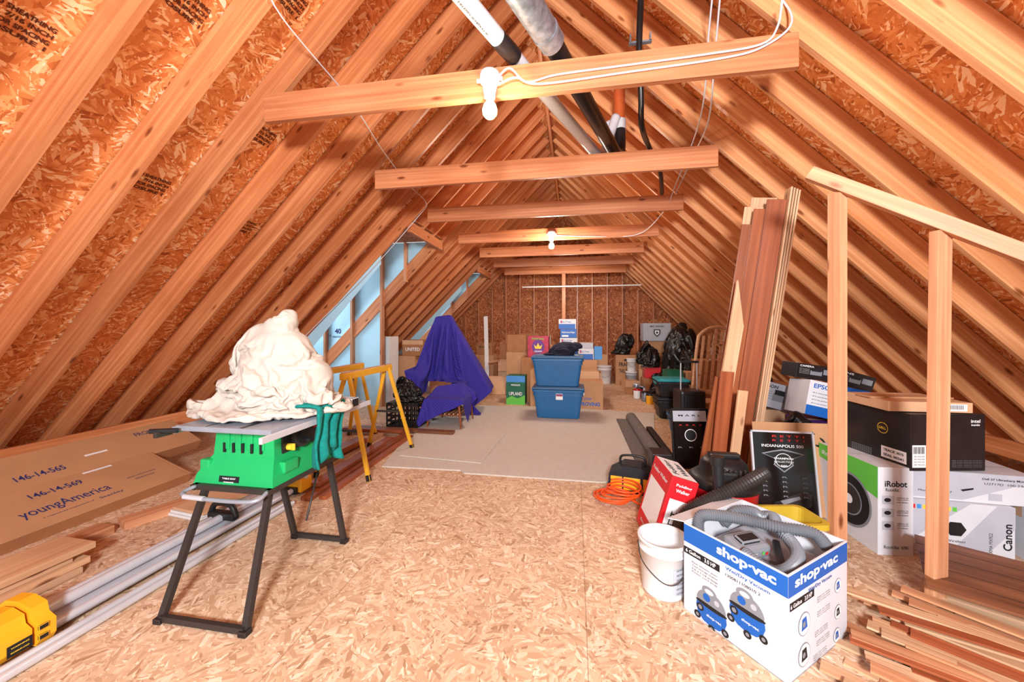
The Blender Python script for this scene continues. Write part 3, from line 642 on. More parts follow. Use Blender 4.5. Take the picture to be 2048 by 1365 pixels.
def svdeco(b,w,d,h):
    L=b.fr['L']; F=b.fr['F']
    for fr,W_ in((L,d),(F,w)):
        b.rect(fr,0,h*.79,W_,h*.985,svblue,.001); b.text(fr,'shop·vac',W_*.64 if fr is L else W_*.45,h*.888,W_*.54 if fr is L else W_*.72,h*.13,inkw,bold=.035)
        b.text(fr,'Wet/Dry Vacuum',W_*.66 if fr is L else W_*.5,h*.745,W_*.40,h*.045,svblue,bold=.01)
        b.rect(fr,.0 if fr is L else W_*.02,h*.66,W_*.40,h*.735,ink,.0012); b.text(fr,'6 Gallon',W_*.11,h*.70,W_*.17,h*.04,inkw); b.text(fr,'3.0 HP',W_*.30,h*.70,W_*.12,h*.045,inkw)
    vacpic(b,L,d*.66,h*.41,.17); vacpic(b,L,d*.31,h*.20,.17)
    for k in range(4): b.text(L,('Rear blower port','Tool storage basket','5 ft x 1-1/4 in hose','Power cord wrap')[k],d*.24,h*(.60-.035*k),d*.28,h*.022,ink,bold=0)
    b.text(L,'1300811108010 2',d*.62,h*.68,d*.32,h*.03,ink,bold=0)
    for k,(x,y) in enumerate(((.24,.46),(.24,.17),(.82,.60),(.82,.33),(.8,.1))):
        r=.045 if k<2 else .030
        b.disc(F,w*x,h*y,r,inkg,off=.0014); b.disc(F,w*x,h*y,r*.92,inkw,off=.0018); b.fpoly(F,[(w*x-r*.5,h*y-r*.5),(w*x+r*.5,h*y-r*.4),(w*x+r*.3,h*y+r*.6),(w*x-r*.4,h*y+r*.5)],svblue if k%2==0 else ink,.0022); b.disc(F,w*x-r*.1,h*y,r*.25,inkg,off=.0026,seg=12)
    for k,(x,y) in enumerate(((.56,.62),(.56,.48),(.52,.30),(.55,.2),(.5,.08))): 
        for j in range(3): b.text(F,('Large rear wheels','Built in carry handle','Easy to empty drum')[j],w*x,h*(y-.022*j),w*.22,h*.014,ink,bold=0)
opencart('appliance_carton',.48,.44,.41,wht2,(.835,1.865,0),D(38),'open white and blue vacuum carton full of hose',flaps=((2,-15),),deco=svdeco,fl=.10,inner=greyc)
rc=D(38)
def bx(p): return (.835+p[0]*math.cos(rc)-p[1]*math.sin(rc),1.865+p[0]*math.sin(rc)+p[1]*math.cos(rc),p[2])
pts=[(-.20,.17,.36),(-.16,.19,.43),(-.06,.14,.43),(.03,.06,.42),(.09,-.04,.42),(.16,-.13,.42),(.19,-.17,.37)]
b=MB(); b.tube([bx(p) for p in pts],.024,hoseg,14,sm=22,corr=.12); b.out('vacuum_hose',label='grey corrugated hose curled inside the open carton',cat='hose')
b=MB(); b.tube([bx(p) for p in((.20,.17,.34),(.20,.06,.40),(.13,.0,.40),(.06,-.10,.38),(-.04,-.16,.38),(-.15,-.17,.37),(-.19,-.12,.36),(-.17,-.02,.37))],.024,hoseg,14,sm=20,corr=.12); b.out('vacuum_hose',label='second grey hose looped inside the open carton',cat='hose')
b=MB(); b.tube([bx(p) for p in((.0,.18,.36),(.08,.16,.41),(.15,.12,.41),(.20,.11,.37))],.024,hoseg,14,sm=16,corr=.12); b.out('vacuum_hose',label='short grey hose end inside the open carton',cat='hose')
b=MB(); b.box((0,0,.03),(.17,.11,.06),inkg,bev=.02); b.box((0,0,.065),(.10,.05,.02),black,bev=.006)
fr=frame((-.085,-.055,.0),(1,0,0),(0,0,1)); b.text(fr,'QUIET',.06,.03,.06,.015,inkw); b.disc(fr,.12,.035,.008,ltgreen,off=.003); b.disc(fr,.14,.03,.008,inkr,off=.003)
b.out('vacuum_motor_head',loc=bx((-.08,.03,.325)),rot=(D(12),0,D(25)),label='grey vacuum motor housing inside the carton',cat='vacuum part')
b=MB(); b.box((0,0,.03),(.22,.03,.03),black,bev=.01); b.box((-.11,0,.03),(.05,.09,.03),black,bev=.01); b.out('floor_nozzle',loc=bx((-.02,-.08,.32)),rot=(0,0,D(70)),label='black vacuum nozzle inside the carton',cat='vacuum part')
b=MB(); b.box((0,0,.15),(.42,.38,.30),greyc,bev=.01); b.out('packing_insert',loc=(.835,1.865,.006),rot=(0,0,rc),label='grey packing filler inside the open carton',cat='packing')

# bucket
def bucket(name,x,y,z,r,h,mat,label,lid=None,handle=True,deco=True,group=None):
    rt=root(name,(x,y,z),(0,0,0),label,'bucket',group)
    b=MB(); b.lathe([(0,.003),(r*.86,0),(r*.87,.01),(r*.97,h*.78),(r*1.03,h*.785),(r*1.03,h*.81),(r*.98,h*.82),(r*1.0,h*.94),(r*1.06,h*.945),(r*1.06,h),(r*.97,h),(r*.95,h*.9),(r*.84,.01),(0,.008)],mat,seg=36)
    if deco:
        for k in range(7):
            t0=-1.35+k*.1;t1=t0+.1; rr=lambda zz:r*(.87+.10*zz/(h*.78))+.0015
            z0,z1=.03,h*.6
            b.faces([(rr(z0)*math.cos(t0),rr(z0)*math.sin(t0),z0),(rr(z0)*math.cos(t1),rr(z0)*math.sin(t1),z0),(rr(z1)*math.cos(t1),rr(z1)*math.sin(t1),z1),(rr(z1)*math.cos(t0),rr(z1)*math.sin(t0),z1)],[[0,1,2,3]],greyc)
        for j in range(6):
            t=-1.0; fr=frame((r*.95*math.cos(t),r*.95*math.sin(t),.05+.022*j),(-math.sin(t),math.cos(t),0),(0,0,1)); b.text(fr,'DIRECTIONS FOR USE',0,0,r*.5,.008,ink,off=.004,bold=0)
    b.out('bucket_body',parent=rt)
    if lid: b=MB(); b.lathe([(0,h+.012),(r*1.0,h+.012),(r*1.08,h+.004),(r*1.08,h-.02),(0,h-.02)],lid,seg=32); b.out('lid',parent=rt)
    if handle: b=MB(); b.tube([(-r*1.05,0,h*.88),(-r*.95,-r*.55,h*.62),(-r*.3,-r*1.12,h*.42),(r*.3,-r*1.12,h*.42),(r*.95,-r*.55,h*.62),(r*1.05,0,h*.88)],.0028,dmet,6,6); b.out('bail_handle',parent=rt)
bucket('bucket',.445,2.02,0,.118,.27,white,'white plastic pail with wire handle on the floor')

# ================================================================= RED WALKER CARTON
b=cart(.155,.36,.46,red)
F=b.fr['F']; T=b.fr['T']; L=b.fr['L']
b.rect(F,.02,.09,.135,.33,inkw); b.rect(F,.0,.0,.155,.05,inkw)
for xx in(.045,.08):
    b.fpoly(F,[(xx,.12),(xx+.006,.12),(xx+.012,.26),(xx+.006,.26)],ink,.002); b.fpoly(F,[(xx+.03,.11),(xx+.036,.11),(xx+.038,.26),(xx+.032,.26)],ink,.002); b.rect(F,xx+.005,.24,xx+.036,.248,ink,.002); b.rect(F,xx+.003,.18,xx+.036,.185,ink,.002)
b.text(F,'Folding',.08,.415,.09,.02,inkw); b.text(F,'Walker',.08,.385,.08,.02,inkw); b.text(F,'Deluxe two button',.08,.07,.11,.009,inkw)
b.rect(T,.005,.01,.15,.35,inkw); b.text(T,'Folding',.05,.18,.24,.045,ink,rot=math.pi/2); b.text(T,'Walker',.11,.18,.22,.04,ink,rot=math.pi/2)
b.rect(L,.03,.10,.33,.34,inkw); b.text(L,'Folding Walker',.18,.40,.28,.03,inkw); b.text(L,'Easy to fold',.18,.05,.2,.02,inkw)
b.out('red_carton',loc=(.50,2.50,.0),rot=(0,D(16),D(4)),label='tall red and white folding walker carton leaning',cat='box')

# ================================================================= RED VAC
va=root('wet_dry_vacuum',(.93,2.57,0),(0,0,0),'red and black wet dry vacuum with ribbed hose','vacuum')
b=MB(); b.lathe([(0,.06),(.155,.06),(.17,.08),(.19,.32),(.195,.35),(0,.35)],redp,seg=36); b.out('drum',parent=va)
b=MB(); b.lathe([(.195,.34),(.205,.35),(.205,.38),(.18,.40),(.14,.43),(.13,.48),(.10,.51),(0,.515)],black,seg=36)
b.box((0,0,.525),(.18,.06,.03),black,bev=.01); b.box((-.02,-.13,.43),(.10,.06,.08),black,bev=.015)
for k in range(6): b.box((-.07+.028*k,-.136,.46),(.012,.02,.04),dmet)
b.out('motor_lid',parent=va)
for k in range(4):
    a=k*math.pi/2+.7; b=MB(); b.cyl((.15*math.cos(a),.15*math.sin(a),.03),(.17*math.cos(a),.17*math.sin(a),.03),.028,black,seg=16); b.box((.14*math.cos(a),.14*math.sin(a),.065),(.06,.06,.04),black,bev=.01); b.out('caster',parent=va)
b=MB(); b.tube([(.13,-.25,.52),(.0,-.31,.47),(-.14,-.34,.41),(-.26,-.36,.35),(-.33,-.35,.28),(-.35,-.33,.18)],.034,dmet,14,18,corr=.10); b.out('hose',parent=va)
b=MB(); b.cyl((-.12,-.29,.22),(-.13,-.27,.58),.030,black,seg=18); b.cyl((-.13,-.27,.55),(-.13,-.27,.60),.036,black,seg=18); b.out('wand',parent=va)

b=MB(); 
def tubm(b,w,d,h,mat,t=.006,fl=.03,tap=.88):
    W2,D2=w/2,d/2; w2,d2=W2*tap,D2*tap
    def rr(a,c,z,n=5,rad=.04):
        pts=[]
        for qx,qy,s0 in((1,1,0),(-1,1,90),(-1,-1,180),(1,-1,270)):
            for k in range(n): t_=math.radians(s0+90*k/(n-1)); pts.append((qx*(a-rad)+rad*math.cos(t_),qy*(c-rad)+rad*math.sin(t_),z))
        return pts
    rings=[rr(w2-.02,d2-.02,0),rr(w2,d2,.012),rr(W2,D2,h-.03),rr(W2+fl*.6,D2+fl*.6,h-.03),rr(W2+fl*.6,D2+fl*.6,h),rr(W2-.004,D2-.004,h),rr(w2-.01,d2-.01,.015)]
    vs=[p for r_ in rings for p in r_]; m=len(rings[0]); fs=[[i*m+k,i*m+(k+1)%m,(i+1)*m+(k+1)%m,(i+1)*m+k] for i in range(len(rings)-1) for k in range(m)]
    fs+=[list(range(m))[::-1],list(range(6*m,7*m))]; b.faces(vs,fs,mat,False)
tubm(b,.26,.20,.29,ybin); b.out('yellow_tub',loc=(1.18,2.32,0),rot=(0,0,D(10)),label='empty yellow plastic tub behind the vacuum carton',cat='tub')

# ================================================================= POSTERS
def poster(x,y,z,w,h,rz,lean,label,kind):
    rt=root('framed_poster',(x,y,z),(-lean,0,rz),label,'framed poster','framed posters')
    b=MB(); 
    for c,sz in(((0,0,.006),(w,.018,.012)),((0,0,h-.006),(w,.018,.012)),((-w/2+.006,0,h/2),(.012,.018,h)),((w/2-.006,0,h/2),(.012,.018,h))): b.box(c,sz,alu if kind else black)
    b.out('frame',parent=rt)
    b=MB(); b.box((0,.004,h/2),(w-.02,.006,h-.02),glassk); fr=frame((-w/2,.0005,0),(1,0,0),(0,0,1))
    if kind:
        for k,t in enumerate(('R E T T I','R  E  T  T  I')): b.text(fr,t,w*.6,h*(.94-.045*k),w*.5,h*.022,inkr,bold=.01)
        b.text(fr,'INDIANAPOLIS 500',w*.5,h*.835,w*.66,h*.030,inkw,bold=.01)
        b.fpoly(fr,[(w*(.5+dx),h*dy) for dx,dy in((-.16,.78),(-.34,.75),(-.12,.69),(-.16,.63),(0,.55),(.16,.63),(.12,.69),(.34,.75),(.16,.78),(0,.80))],inkg,.001)
        b.fpoly(fr,[(w*(.5+dx),h*dy) for dx,dy in((-.14,.77),(-.30,.745),(-.10,.69),(-.13,.635),(0,.565),(.13,.635),(.10,.69),(.30,.745),(.14,.77),(0,.785))],ink,.002)
        b.disc(fr,w*.5,h*.68,w*.13,inkw,ry=h*.075,off=.003,seg=30); b.disc(fr,w*.5,h*.68,w*.12,ink,ry=h*.069,off=.0036,seg=30)
        b.text(fr,'CHAMPION',w*.5,h*.70,w*.3,h*.022,inkw,off=.005); b.text(fr,'COLLECTION',w*.5,h*.665,w*.3,h*.018,inkw,off=.005,bold=0); b.text(fr,'500',w*.5,h*.62,w*.1,h*.022,inkw,off=.005)
        for k in range(5): b.text(fr,'R     R     R',w*.5,h*(.50-.05*k),w*.7,h*.016,inkg,bold=0)
        b.fpoly(fr,[(w*.3,h*.22),(w*.75,h*.36),(w*.9,h*.34),(w*.85,h*.2),(w*.45,h*.12)],dmet,.001)
        b.disc(fr,w*.36,h*.2,w*.07,ink,off=.003); b.disc(fr,w*.8,h*.24,w*.08,ink,off=.003); b.fpoly(fr,[(w*.4,h*.25),(w*.7,h*.31),(w*.72,h*.28),(w*.45,h*.21)],inkg,.004)
        b.text(fr,'1990',w*.15,h*.10,w*.16,h*.035,inkw)
    else:
        b.rect(fr,w*.06,h*.78,w*.94,h*.96,greyc); b.text(fr,'M A R L',w*.5,h*.88,w*.6,h*.03,ink); b.text(fr,'A   R   R   E',w*.5,h*.72,w*.6,h*.025,inkr)
        b.disc(fr,w*.5,h*.55,w*.16,inkw); b.disc(fr,w*.5,h*.55,w*.14,ink,off=.003); b.text(fr,'R   R   R',w*.5,h*.35,w*.7,h*.02,inkg)
    b.out('print',parent=rt)
poster(1.42,2.80,.0,.40,.62,D(0),D(9),'framed black racing poster leaning against boxes',1)
poster(1.10,3.78,.0,.36,.56,D(8),D(9),'framed black and white poster leaning behind boards',0)
b=MB(); b.box((0,0,.33),(.58,.006,.64),card); b.out('cardboard_sheet',loc=(1.58,2.93,.0),rot=(D(-9),0,D(2)),label='plain brown cardboard sheet leaning behind the poster',cat='cardboard')

# ================================================================= LEANING BOARDS
def lean(bx_,by,tx,ty,tz,w,t,mat,label,fx=.15,fy=-1,pt=False,nmn='leaning_board'):
    p0=(bx_,by,0.01);p1=(tx,ty,tz); mx=along(p0,p1,(fx,fy,0)); L=(Vector(p1)-Vector(p0)).length
    b=MB()
    if pt: b.prism([(0,-w/2),(L-.35,-w/2),(L,w/2),(0,w/2)],t,mat,mx=None)
    else: b.box((L/2,0,0),(L,w,t),mat,bev=.0015)
    b.out(nmn,mx=mx,label=label,cat='board',group='leaning boards')
lean(1.15,3.43,1.375,3.24,2.15,.13,.02,w_brown,'tall brown stained board leaning against the rafters',-.1)
lean(1.22,3.40,1.45,3.21,2.26,.13,.02,w_brown,'tall brown stained board leaning against the rafters',-.1)
lean(1.29,3.37,1.53,3.18,2.32,.13,.02,w_red,'tall reddish stained board leaning against the rafters',-.1)
lean(1.20,3.48,1.44,3.29,2.30,.18,.012,w_pale,'tall pale board leaning behind brown boards',-.1)
lean(1.26,3.50,1.50,3.31,2.38,.18,.012,w_edge,'tall pale board leaning behind other boards',-.1)
for k in range(4):
    lean(1.375+.016*k,3.37+.004*k,1.615+.020*k,3.18+.004*k,2.40-.008*k,.013,.11,w_edge if k%2 else w_pale,'tall pale board leaning on its edge',-.1)
lean(1.06,3.27,1.30,3.20,1.70,.10,.025,w_pale,'pale plank with an angled pointed top',.1,pt=True)
lean(.99,3.22,1.12,3.14,.95,.09,.02,w_brown,'short brown board leaning',.1)
lean(1.07,3.14,1.14,3.08,1.00,.10,.02,w_red,'short reddish board leaning',.1)
lean(1.16,3.10,1.25,3.08,.86,.07,.02,w_pale,'short pale board leaning',.1)

# ================================================================= RIGHT CARTONS
b=cart(.19,.48,.515,wht2); F=b.fr['F'];L=b.fr['L'];T=b.fr['T']
b.rect(L,0,.42,.48,.515,ltgreen); b.fpoly(L,[(.0,.42),(.48,.42),(.48,.33),(.2,.40)],ltgreen,.0014)
b.disc(L,.27,.24,.17,inkg,off=.002,seg=40); b.disc(L,.27,.24,.155,black,off=.0026,seg=40); b.disc(L,.27,.24,.10,inkg,off=.0032,seg=36); b.disc(L,.27,.24,.092,dmet,off=.0038,seg=36); b.disc(L,.27,.24,.03,inkw,off=.0044)
b.text(L,'iRobot',.09,.46,.12,.03,inkw); b.text(F,'iRobot',.095,.42,.12,.035,ink); b.text(F,'Roomba',.075,.385,.07,.018,ink,bold=0)
for k in range(3): b.rect(F,.02,.30-.075*k,.085,.35-.075*k,greyc); b.disc(F,.05,.325-.075*k,.018,ink,ry=.012); [b.text(F,('cleans in','any room','dirt detect')[j],.13,.34-.075*k-.013*j,.06,.008,ink,bold=0) for j in range(3)]
b.text(F,'Roomba  690',.095,.05,.13,.02,ink,bold=.0)
b.out('appliance_carton',loc=(1.83,2.77,0),rot=(0,0,D(4)),label='white and green robot vacuum carton standing upright',cat='box')
b=cart(.50,.36,.32,wht2); F=b.fr['F']
b.fpoly(F,[(0,.07),(.30,.32),(.0,.32)],greyc); b.fpoly(F,[(.18,.0),(.34,.0),(.50,.2),(.50,.32),(.42,.32)],greyc); b.text(F,'Canon',.465,.15,.15,.04,ink,rot=D(90)); b.text(F,'PIXMA MX922',.39,.10,.13,.016,ink,rot=D(90),bold=0)
b.disc(F,.23,.17,.05,black,ry=.045,off=.003,seg=6); b.text(F,'Wireless',.23,.10,.09,.014,ink,bold=0)
for k in range(8): b.rect(F,.02+.028*k,.27,.04+.028*k,.295,(inkr,sky,inky,ltgreen)[k%4],.002)
for k in range(4): b.text(F,'print copy scan fax',.08,.06-.013*k,.1,.008,ink,bold=0)
b.out('appliance_carton',loc=(2.20,2.74,0),rot=(0,0,D(-4)),label='white and grey printer carton on the floor',cat='box')
b=cart(.62,.30,.17,wht2); F=b.fr['F']; b.fpoly(F,[(0,.01),(.28,.01),(.62,.15),(.62,.17),(0,.17)],greyc); b.text(F,'Dell 27 Ultrasharp Monitor',.48,.14,.22,.015,ink); b.text(F,'U2717D  100-240V',.48,.115,.2,.012,ink,bold=0); b.rect(F,.40,.02,.46,.06,greyc,.002); b.text(F,'Moniteur Dell 27',.15,.05,.16,.012,ink,bold=0)
b.fpoly(F,[(.27,.07),(.33,.085),(.33,.075),(.28,.06)],ink,.002)
b.out('monitor_carton',loc=(2.26,2.73,.322),rot=(0,0,D(-4)),label='flat white monitor carton lying on a carton',cat='box')
b=cart(.44,.42,.33,blkc); F=b.fr['F'];L=b.fr['L']
b.disc(L,.26,.21,.034,inky,off=.002,seg=32); b.disc(L,.26,.21,.030,blkc,off=.0026,seg=32); b.text(L,'DELL',.26,.21,.046,.015,inky,off=.0034)
b.rect(L,.25,.03,.40,.10,inkw); b.text(L,'TRACK 3015',.325,.08,.12,.015,ink,off=.003); b.text(L,'SEAL 00241',.325,.05,.12,.015,ink,off=.003)
for k in range(5): b.text(L,'----------',.12,.06-.009*k,.14,.003,inkg,bold=0)
b.text(F,'intel',.38,.29,.055,.02,inkw); b.text(F,'inside',.38,.268,.05,.012,inkw); b.rect(F,.14,.265,.25,.285,black,.003)
for k in range(5): b.text(F,'XPS tower desktop computer',.33,.06-.009*k,.18,.005,inkg,bold=0)
b.rect(F,.01,.02,.09,.15,inkw)
for k in range(10): b.rect(F,.015+.007*k,.10,.0175+.007*k+(.002 if k%3 else 0),.14,ink,.002)
for k in range(4): b.text(F,'S/N TAG A10',.05,.085-.016*k,.06,.008,ink,bold=0)
b.out('computer_carton',loc=(2.10,2.775,.50),rot=(0,0,D(10)),label='black computer carton on top of white cartons',cat='box')
b=MB(); b.box((0,0,.03),(.44,.34,.06),card2,bev=.004); b.box((0,0,.064),(.47,.10,.008),card,rot=(0,0,.03)); fr=frame((-.22,-.17,0),(1,0,0),(0,0,1)); b.rect(fr,.30,.01,.41,.05,inkw)
for k in range(12): b.rect(fr,.31+.007*k,.02,.313+.007*k,.045,ink,.002)
b.out('cardboard_tray',loc=(2.06,2.76,.834),rot=(0,0,D(2)),label='shallow brown cardboard tray with bar code label',cat='box')
for (x,y,w,d,h,z,rz,mt,lb) in ((2.05,3.45,.46,.4,.34,0,0,card,'brown carton stored under the eave'),(2.05,3.45,.44,.38,.24,.342,3,purple,'purple and green carton stacked under the eave'),
      (2.62,3.2,.4,.4,.4,0,4,wht2,'white carton stored under the eave'),(2.68,2.62,.28,.4,.30,0,-8,wht2,'white carton beside the printer carton')):
    b=cart(w,d,h,mt,tape=card2); b.out('carton',loc=(x,y,z),rot=(0,0,D(rz)),label=lb,cat='box')
def ep(w,d,h,mt,loc,rot,label,txt='EPSON',col=inkw,band=None):
    b=cart(w,d,h,mt); F=b.fr['F']
    if band: b.rect(F,0,0,w,h*.28,band); b.fpoly(F,[(w*.45,h*.2),(w,h*.2),(w,h),(w*.6,h)],band,.0014); b.rect(b.fr['T'],0,0,w,d,band)
    b.text(F,txt,w*.25,h*.85,w*.36,h*.13,col); b.rect(F,w*.35,h*.3,w*.65,h*.6,inkg,.002); b.rect(F,w*.38,h*.55,w*.62,h*.75,ink,.0024); b.rect(F,w*.68,h*.4,w*.94,h*.75,inkr if band else inkg,.0024)
    for k in range(4): b.text(F,'all in one printer',w*.2,h*(.65-.1*k),w*.26,h*.05,ink if mt!=blkc else inkw,bold=0)
    b.out('printer_carton',loc=loc,rot=rot,label=label,cat='box')
ep(.42,.30,.27,wht2,(1.96,3.38,.61),(D(-6),D(12),D(-2)),'white and blue printer carton leaning on cartons',band=svblue,col=svblue)
ep(.34,.28,.22,greyc,(1.74,3.78,.62),(0,D(14),D(0)),'grey printer carton tilted on a pile',col=ink)
ep(.30,.20,.12,blkc,(1.92,3.52,.91),(0,D(8),D(4)),'black camera carton resting on printer cartons',txt='CAMERA')
ep(.26,.20,.12,blkc,(2.18,3.48,.86),(0,D(16),D(-6)),'black carton with small pictures on printer cartons',txt='LENS')
bg='black rubbish bags'
def rb(label,loc,size,src,rz=0): return soft('rubbish_bag',src,size,bag,label,'rubbish bag',loc=loc,rz=rz,group=bg)
rb('shiny black rubbish bag slumped behind the poster',(1.72,3.14,.36),(.54,.30,.36),bag_a,.1)
b=cart(.40,.34,.35,card3,tape=card2); b.out('carton',loc=(1.72,3.22,0),label='brown carton under a black bag',cat='box')
b=cart(.45,.4,.40,card,tape=card2); b.out('carton',loc=(1.64,3.85,0),label='brown carton holding up a tilted printer carton',cat='box')
b=cart(.38,.34,.20,card2,tape=card); b.out('carton',loc=(1.68,3.85,.402),label='small light brown carton on another carton',cat='box')
soft('blue_bag',bag_b,(.55,.40,.26),navy,'crumpled dark blue bag on top of cartons','bag',loc=(1.78,4.35,.605),rz=.4)
b=cart(.5,.45,.6,card3,tape=card2); b.out('carton',loc=(1.80,4.38,0),label='tall brown carton under the crumpled blue bag',cat='box')

# ================================================================= FLOORING OFFCUTS
fg='flooring offcuts'; 
for i in range(54):
    lay=i//9; q=i%9-4; a=D(-33+R.uniform(-10,10)); L=R.uniform(.45,.95); t=.009
    cx=1.52+R.uniform(-.12,.28)+q*.042; cy=1.60+q*.07+R.uniform(-.025,.025)
    z=.006+lay*.0118+R.uniform(0,.001)
    MB().box((0,0,0),(L,R.uniform(.035,.062),t),R.choice((w_floorb,w_floorb,w_red,w_pale,w_edge,w_edge)),bev=.001).out('floor_plank',loc=(cx,cy,z),rot=(D(R.uniform(-1.5,1.5)),D(R.uniform(-.8,.8)),a),label='thin wooden flooring offcut in a loose pile',cat='plank',group=fg)
b=MB(); b.box((0,0,0),(.70,.48,.014),w_dark,bev=.001)
for k in range(1,5): b.box((0,-.24+.096*k,.0075),(.70,.002,.001),ink)
b.out('dark_wood_panel',loc=(2.02,2.03,.160),rot=(D(5),0,D(-33)),label='dark brown wood grain panel lying on boards',cat='panel')
for k in range(3):
    MB().box((0,0,0),(.6,.3,.038),w_grey,bev=.002).out('support_board',loc=(2.06,2.10,.02+.039*k),rot=(0,0,D(-33)),label='rough board under the dark wood panel',cat='board',group='support boards')

# ================================================================= MID RIGHT
b=MB(); pts=[]
for k in range(110):
    a=k*.42; rr=.11+.045*math.sin(k*.37); pts.append((rr*1.15*math.cos(a),rr*.9*math.sin(a),.012+.0011*k+.006*math.sin(k*.9)))
b.tube(pts,.0075,orange,6,sm=3); b.tube([(.1,0,.03),(.2,-.08,.02),(.28,-.04,.015),(.25,.05,.012)],.0075,orange,6,5); b.out('extension_cord',loc=(.32,2.95,0),label='orange extension cord coiled on the floor',cat='cord')
tb=root('tool_bag',(.47,3.22,0),(0,0,D(-12)),'black tool bag with yellow panels and handle','tool bag')
b=MB(); b.prism([(-.19,0),(.19,0),(.18,.14),(.07,.21),(-.07,.21),(-.18,.14)],.20,leath,mx=frame((0,.10,0),(1,0,0),(0,0,1))); b.out('bag_body',parent=tb)
for c_,w_ in((-.12,.09),(.12,.07),(.0,.13)): b=MB(); b.box((c_,-.104,.08),(w_,.012,.10),dyel,bev=.004); b.out('pocket',parent=tb)
b=MB(); b.tube([(-.1,0,.20),(-.08,0,.27),(.08,0,.27),(.1,0,.20)],.01,black,8,5); b.out('handle',parent=tb)
b=MB(); b.cyl((.80,3.65,.07),(.78,5.5,.07),.07,carpg,seg=20)
b.box((.66,4.6,.024),(.15,1.9,.02),carpg); b.out('carpet_roll',label='long dark grey rolled carpet strip on the floor',cat='carpet roll')
for k,(x,y0,y1,w,h) in enumerate(((.74,3.40,3.60,.16,.24),(.93,3.45,5.0,.07,.08),(1.3,4.1,4.7,.10,.16))):
    b=MB(); b.box((0,0,h/2),(w,y1-y0,h),blkc,bev=.006); 
    for q in range(3): b.box((0,-(y1-y0)/2-.002,h*(.25+.25*q)),(w*.8,.008,.012),dmet)
    b.out('black_metal_box',loc=(x,(y0+y1)/2,0),label='narrow black metal case lying on the floor',cat='metal case',group='black metal cases')
def bin_(name,x,y,z,w,d,h,mat,lidm,label,rz=0,deco=None,group=None):
    rt=root(name,(x,y,z),(0,0,rz),label,'storage bin',group)
    b=MB(); tubm(b,w*.94,d*.94,h-.03,mat,tap=.86)
    for q in range(2): b.box((0,0,h-.09-.02*q),(w*.955,d*.955,.008),mat,bev=.002)
    if deco: deco(b)
    b.out('bin_body',parent=rt)
    b=MB(); b.box((0,0,h-.012),(w,d,.03),lidm,bev=.01); b.box((0,0,h+.006),(w*.86,d*.82,.012),lidm,bev=.004)
    b.out('lid',parent=rt)
    for s_ in(-1,1): b=MB(); b.box((s_*w*.485,0,h-.06),(.03,.16,.035),lidm,bev=.006); b.out('handle',parent=rt)
def bdeco(b): 
    fr=frame((-.09,-.202,.26),(1,0,0),(0,-.07,1)); b.rect(fr,.06,.02,.16,.11,inkw,.006); b.rect(fr,.065,.07,.155,.105,inkr,.008)
bin_('storage_bin',-.245,5.68,0.0125,.76,.46,.45,bluep,bluel,'large blue plastic storage bin on the carpet',deco=bdeco,group='blue storage bins')
bin_('storage_bin',-.255,5.68,.477,.76,.46,.44,bluep,bluel,'large blue plastic storage bin stacked on another',group='blue storage bins')
soft('dark_garment',bag_b,(.58,.36,.20),dgar,'dark folded garment heaped on the bin lid','clothing',loc=(-.18,5.66,.93),rz=.2)
bin_('storage_bin',1.42,5.95,.0,.46,.4,.30,black,black,'black storage bin with dark lid on the floor')
bin_('storage_bin',1.42,5.95,.315,.46,.4,.26,blkc,tealp,'black storage bin with teal lid')
bin_('storage_bin',1.36,5.05,.0,.34,.36,.26,bluep,black,'blue bin with black lid on the floor')
b=MB(); b.box((0,0,.14),(.3,.3,.28),blkc,bev=.03); b.cyl((-.1,.0,.28),(-.1,0,.62),.008,chrome); b.cyl((.1,0,.28),(.1,0,.62),.008,chrome); b.box((0,0,.63),(.24,.03,.03),black,bev=.008); b.box((0,-.155,.14),(.22,.02,.18),leath,bev=.01)
b.out('suitcase',loc=(1.42,5.05,.275),rot=(0,0,D(6)),label='black suitcase with raised handle on a bin',cat='suitcase')
hb=root('slatted_crib_end',(1.78,5.32,.36),(D(-8),D(8),D(0)),'pale wooden slatted crib end leaning with arched top','crib end')
b=MB(); b.tube([(-.25,0,.12),(-.25,0,.75),(-.22,0,.88),(-.1,0,.98),(.08,0,1.0),(.22,0,.92),(.26,0,.78),(.26,0,.12)],.022,w_pale,8,6); b.out('arched_rail',parent=hb)
b=MB(); b.box((0,0,.12),(.50,.03,.06),w_pale); b.out('bottom_rail',parent=hb)
for k in range(6):
    xx=-.18+.075*k; zt=.96-abs(xx-.02)*.5; b=MB(); b.box((xx,0,(.12+zt)/2),(.035,.018,zt-.12),w_pale,bev=.003); b.out('slat',parent=hb)
b=MB(); b.box((0,0,.18),(.46,.36,.36),card,bev=.005); b.out('carton',loc=(1.86,5.40,0),label='brown carton under the slatted crib end',cat='box')
for k in range(2):
    b=MB(); 
    for q in range(5): b.box((0,0,.06+.1*q),(.07-.008*q,.012,.08),white if q%2 else w_pale,bev=.01)
    b.box((0,0,.27),(.02,.01,.54),white); b.out('fence_picket',loc=(1.98+.13*k,6.0,.85),rot=(D(-5),D(14),0),label='small white decorative picket piece leaning',cat='picket',group='picket pieces')
b=cart(.5,.4,.85,card3,tape=card2); b.out('carton',loc=(2.08,6.18,0),label='tall brown carton behind the crib end',cat='box')

